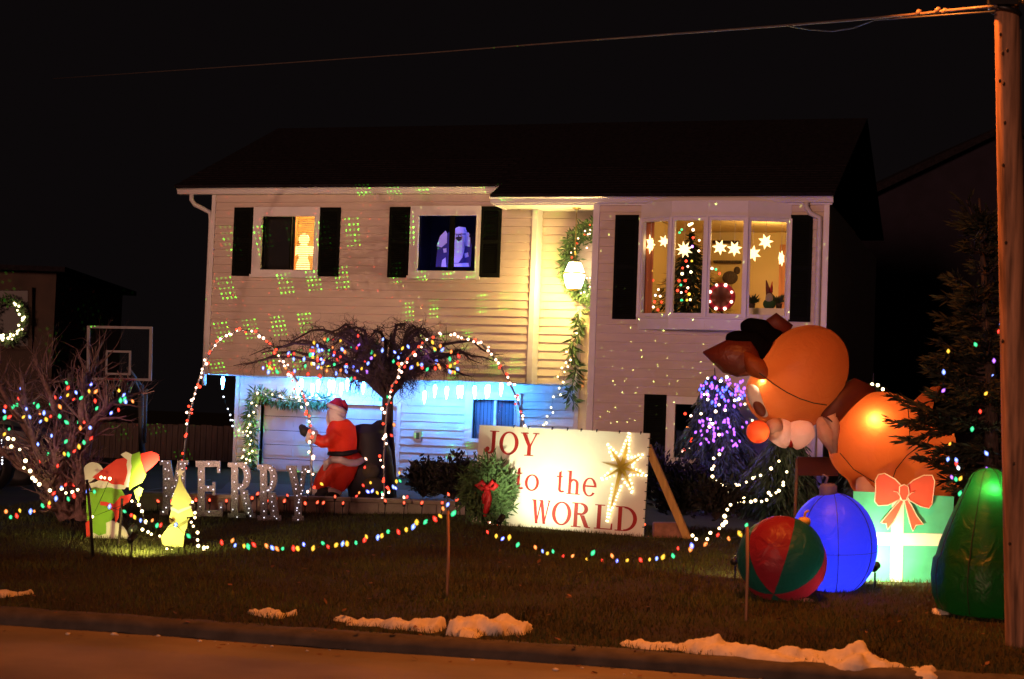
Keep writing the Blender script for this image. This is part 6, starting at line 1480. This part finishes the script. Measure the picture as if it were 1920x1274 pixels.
T = thing('toy_sack', 'bulky black toy sack with olive bundles standing behind the blow-up santa', 'sack', GD(690, DS)+Z3*.12)
b = MB(); b.tube([V(1260, 1230, .25), V(1250, 1000, .25), V(1240, 700, .25), V(1225, 480, .25), V(1240, 400, .28)], k3(250, 270, 235, 185, 120), 22); b.tube([V(1180, 520, .25), V(1100, 420, .25), V(1085, 385, .25)], k3(110, 60, 20), 12); b.tube([V(1280, 500, .25), V(1360, 370, .25), V(1400, 345, .25)], k3(120, 60, 14), 12)
melt(b.build('sack_body', M_blackcloth, T), .025, 8)
b = MB(); b.ell(V(1250, 890, -.05), k3(95, 80, 90), CAX, 18, 12); b.build('bundle', M_olive, T)
b = MB(); b.ell(V(1270, 1050, -.06), k3(120, 90, 100), CAX, 18, 12); b.build('bundle', M_olive, T)

# ------------------------------------------------------------------ utility pole and wires
g = GR(1912, 1212); DP = dep(g); tp_ = U(1884, -160, DP); ax = (tp_-g).normalized()
T = thing('utility_pole', 'round wooden utility pole at the right edge by the curb', 'utility pole', g)
b = MB(); b.tube([g-ax*.3, g, lerpc(g, tp_, .3), lerpc(g, tp_, .6), lerpc(g, tp_, .9), tp_+ax*1.5], [.111, .109, .104, .098, .092, .086], 24); b.build('pole_shaft', M_pole, T)
for (x, y) in [(1876, 65), (1880, 100), (1889, 95), (1875, 152), (1882, 157), (1884, 230), (1881, 310), (1886, 455), (1880, 640), (1901, 870), (1893, 1020)]:
    p = U(x, y, DP-.098); b = MB(); b.ell(p, (.011, .006, .016), CAX, 8, 6); b.build('knot', M_knot, T)
b = MB(); q = U(1884, 22, DP)
b.tube([q+RT*(.108*math.cos(i*.349))+FW*(.108*math.sin(i*.349))-UP*(.03*math.cos(i*.349)) for i in range(19)], .022, 6, cap=False); b.build('strap', M_black, T)
b = MB(); b.ell(U(1905, 4, DP-.12), (.03, .03, .035), CAX, 12, 8); b.ell(U(1918, 2, DP-.12), (.022, .022, .026), CAX, 12, 8); b.build('insulator', M_brass, T)
b = MB(); b.obox(U(1880, -3, DP-.12), CAX, (.11, .03, .05)); b.build('bracket', M_black, T)
b = MB(); b.tube([U(1913, 55, DP-.02), U(1915, 400, DP-.02), U(1921, 900, DP-.02), U(1924, 1190, DP-.02)], .012, 6); b.build('conduit', M_postgrey, T)
T = thing('overhead_wire', 'thin overhead wire running from the pole into the dark sky', 'wire', U(1860, 14, DP-.12))
wp_ = [(1868, 12, DP-.12), (1780, 20, DP+1), (1730, 26, DP+1.7), (1600, 38, DP+3.5), (1450, 50, DP+6), (1250, 65, DP+10), (1000, 84, DP+16), (800, 100, DP+23), (500, 121, DP+37), (100, 148, DP+60)]
b = MB(); b.tube([U(*p) for p in wp_], .013, 6); b.build('cable', M_wire, T)
for (x, y, d_) in [(1723, 24, 1.75), (1759, 20, 1.25), (1772, 22, 1.1)]:
    p = U(x, y, DP+d_); b = MB(); b.ell(p, .03, nu=10, nv=6); b.build('clamp', M_wire, T)
T = thing('overhead_wire', 'slack darker wire looping below the main overhead wire', 'wire', U(1860, 24, DP-.1))
b = MB(); b.tube([U(1866, 22, DP-.1), U(1640, 38, DP+3), U(1600, 53, DP+3.6), U(1560, 59, DP+4.2), U(1520, 56, DP+4.9), U(1480, 49, DP+5.4)], .008, 5); b.build('cable', M_postgrey, T)
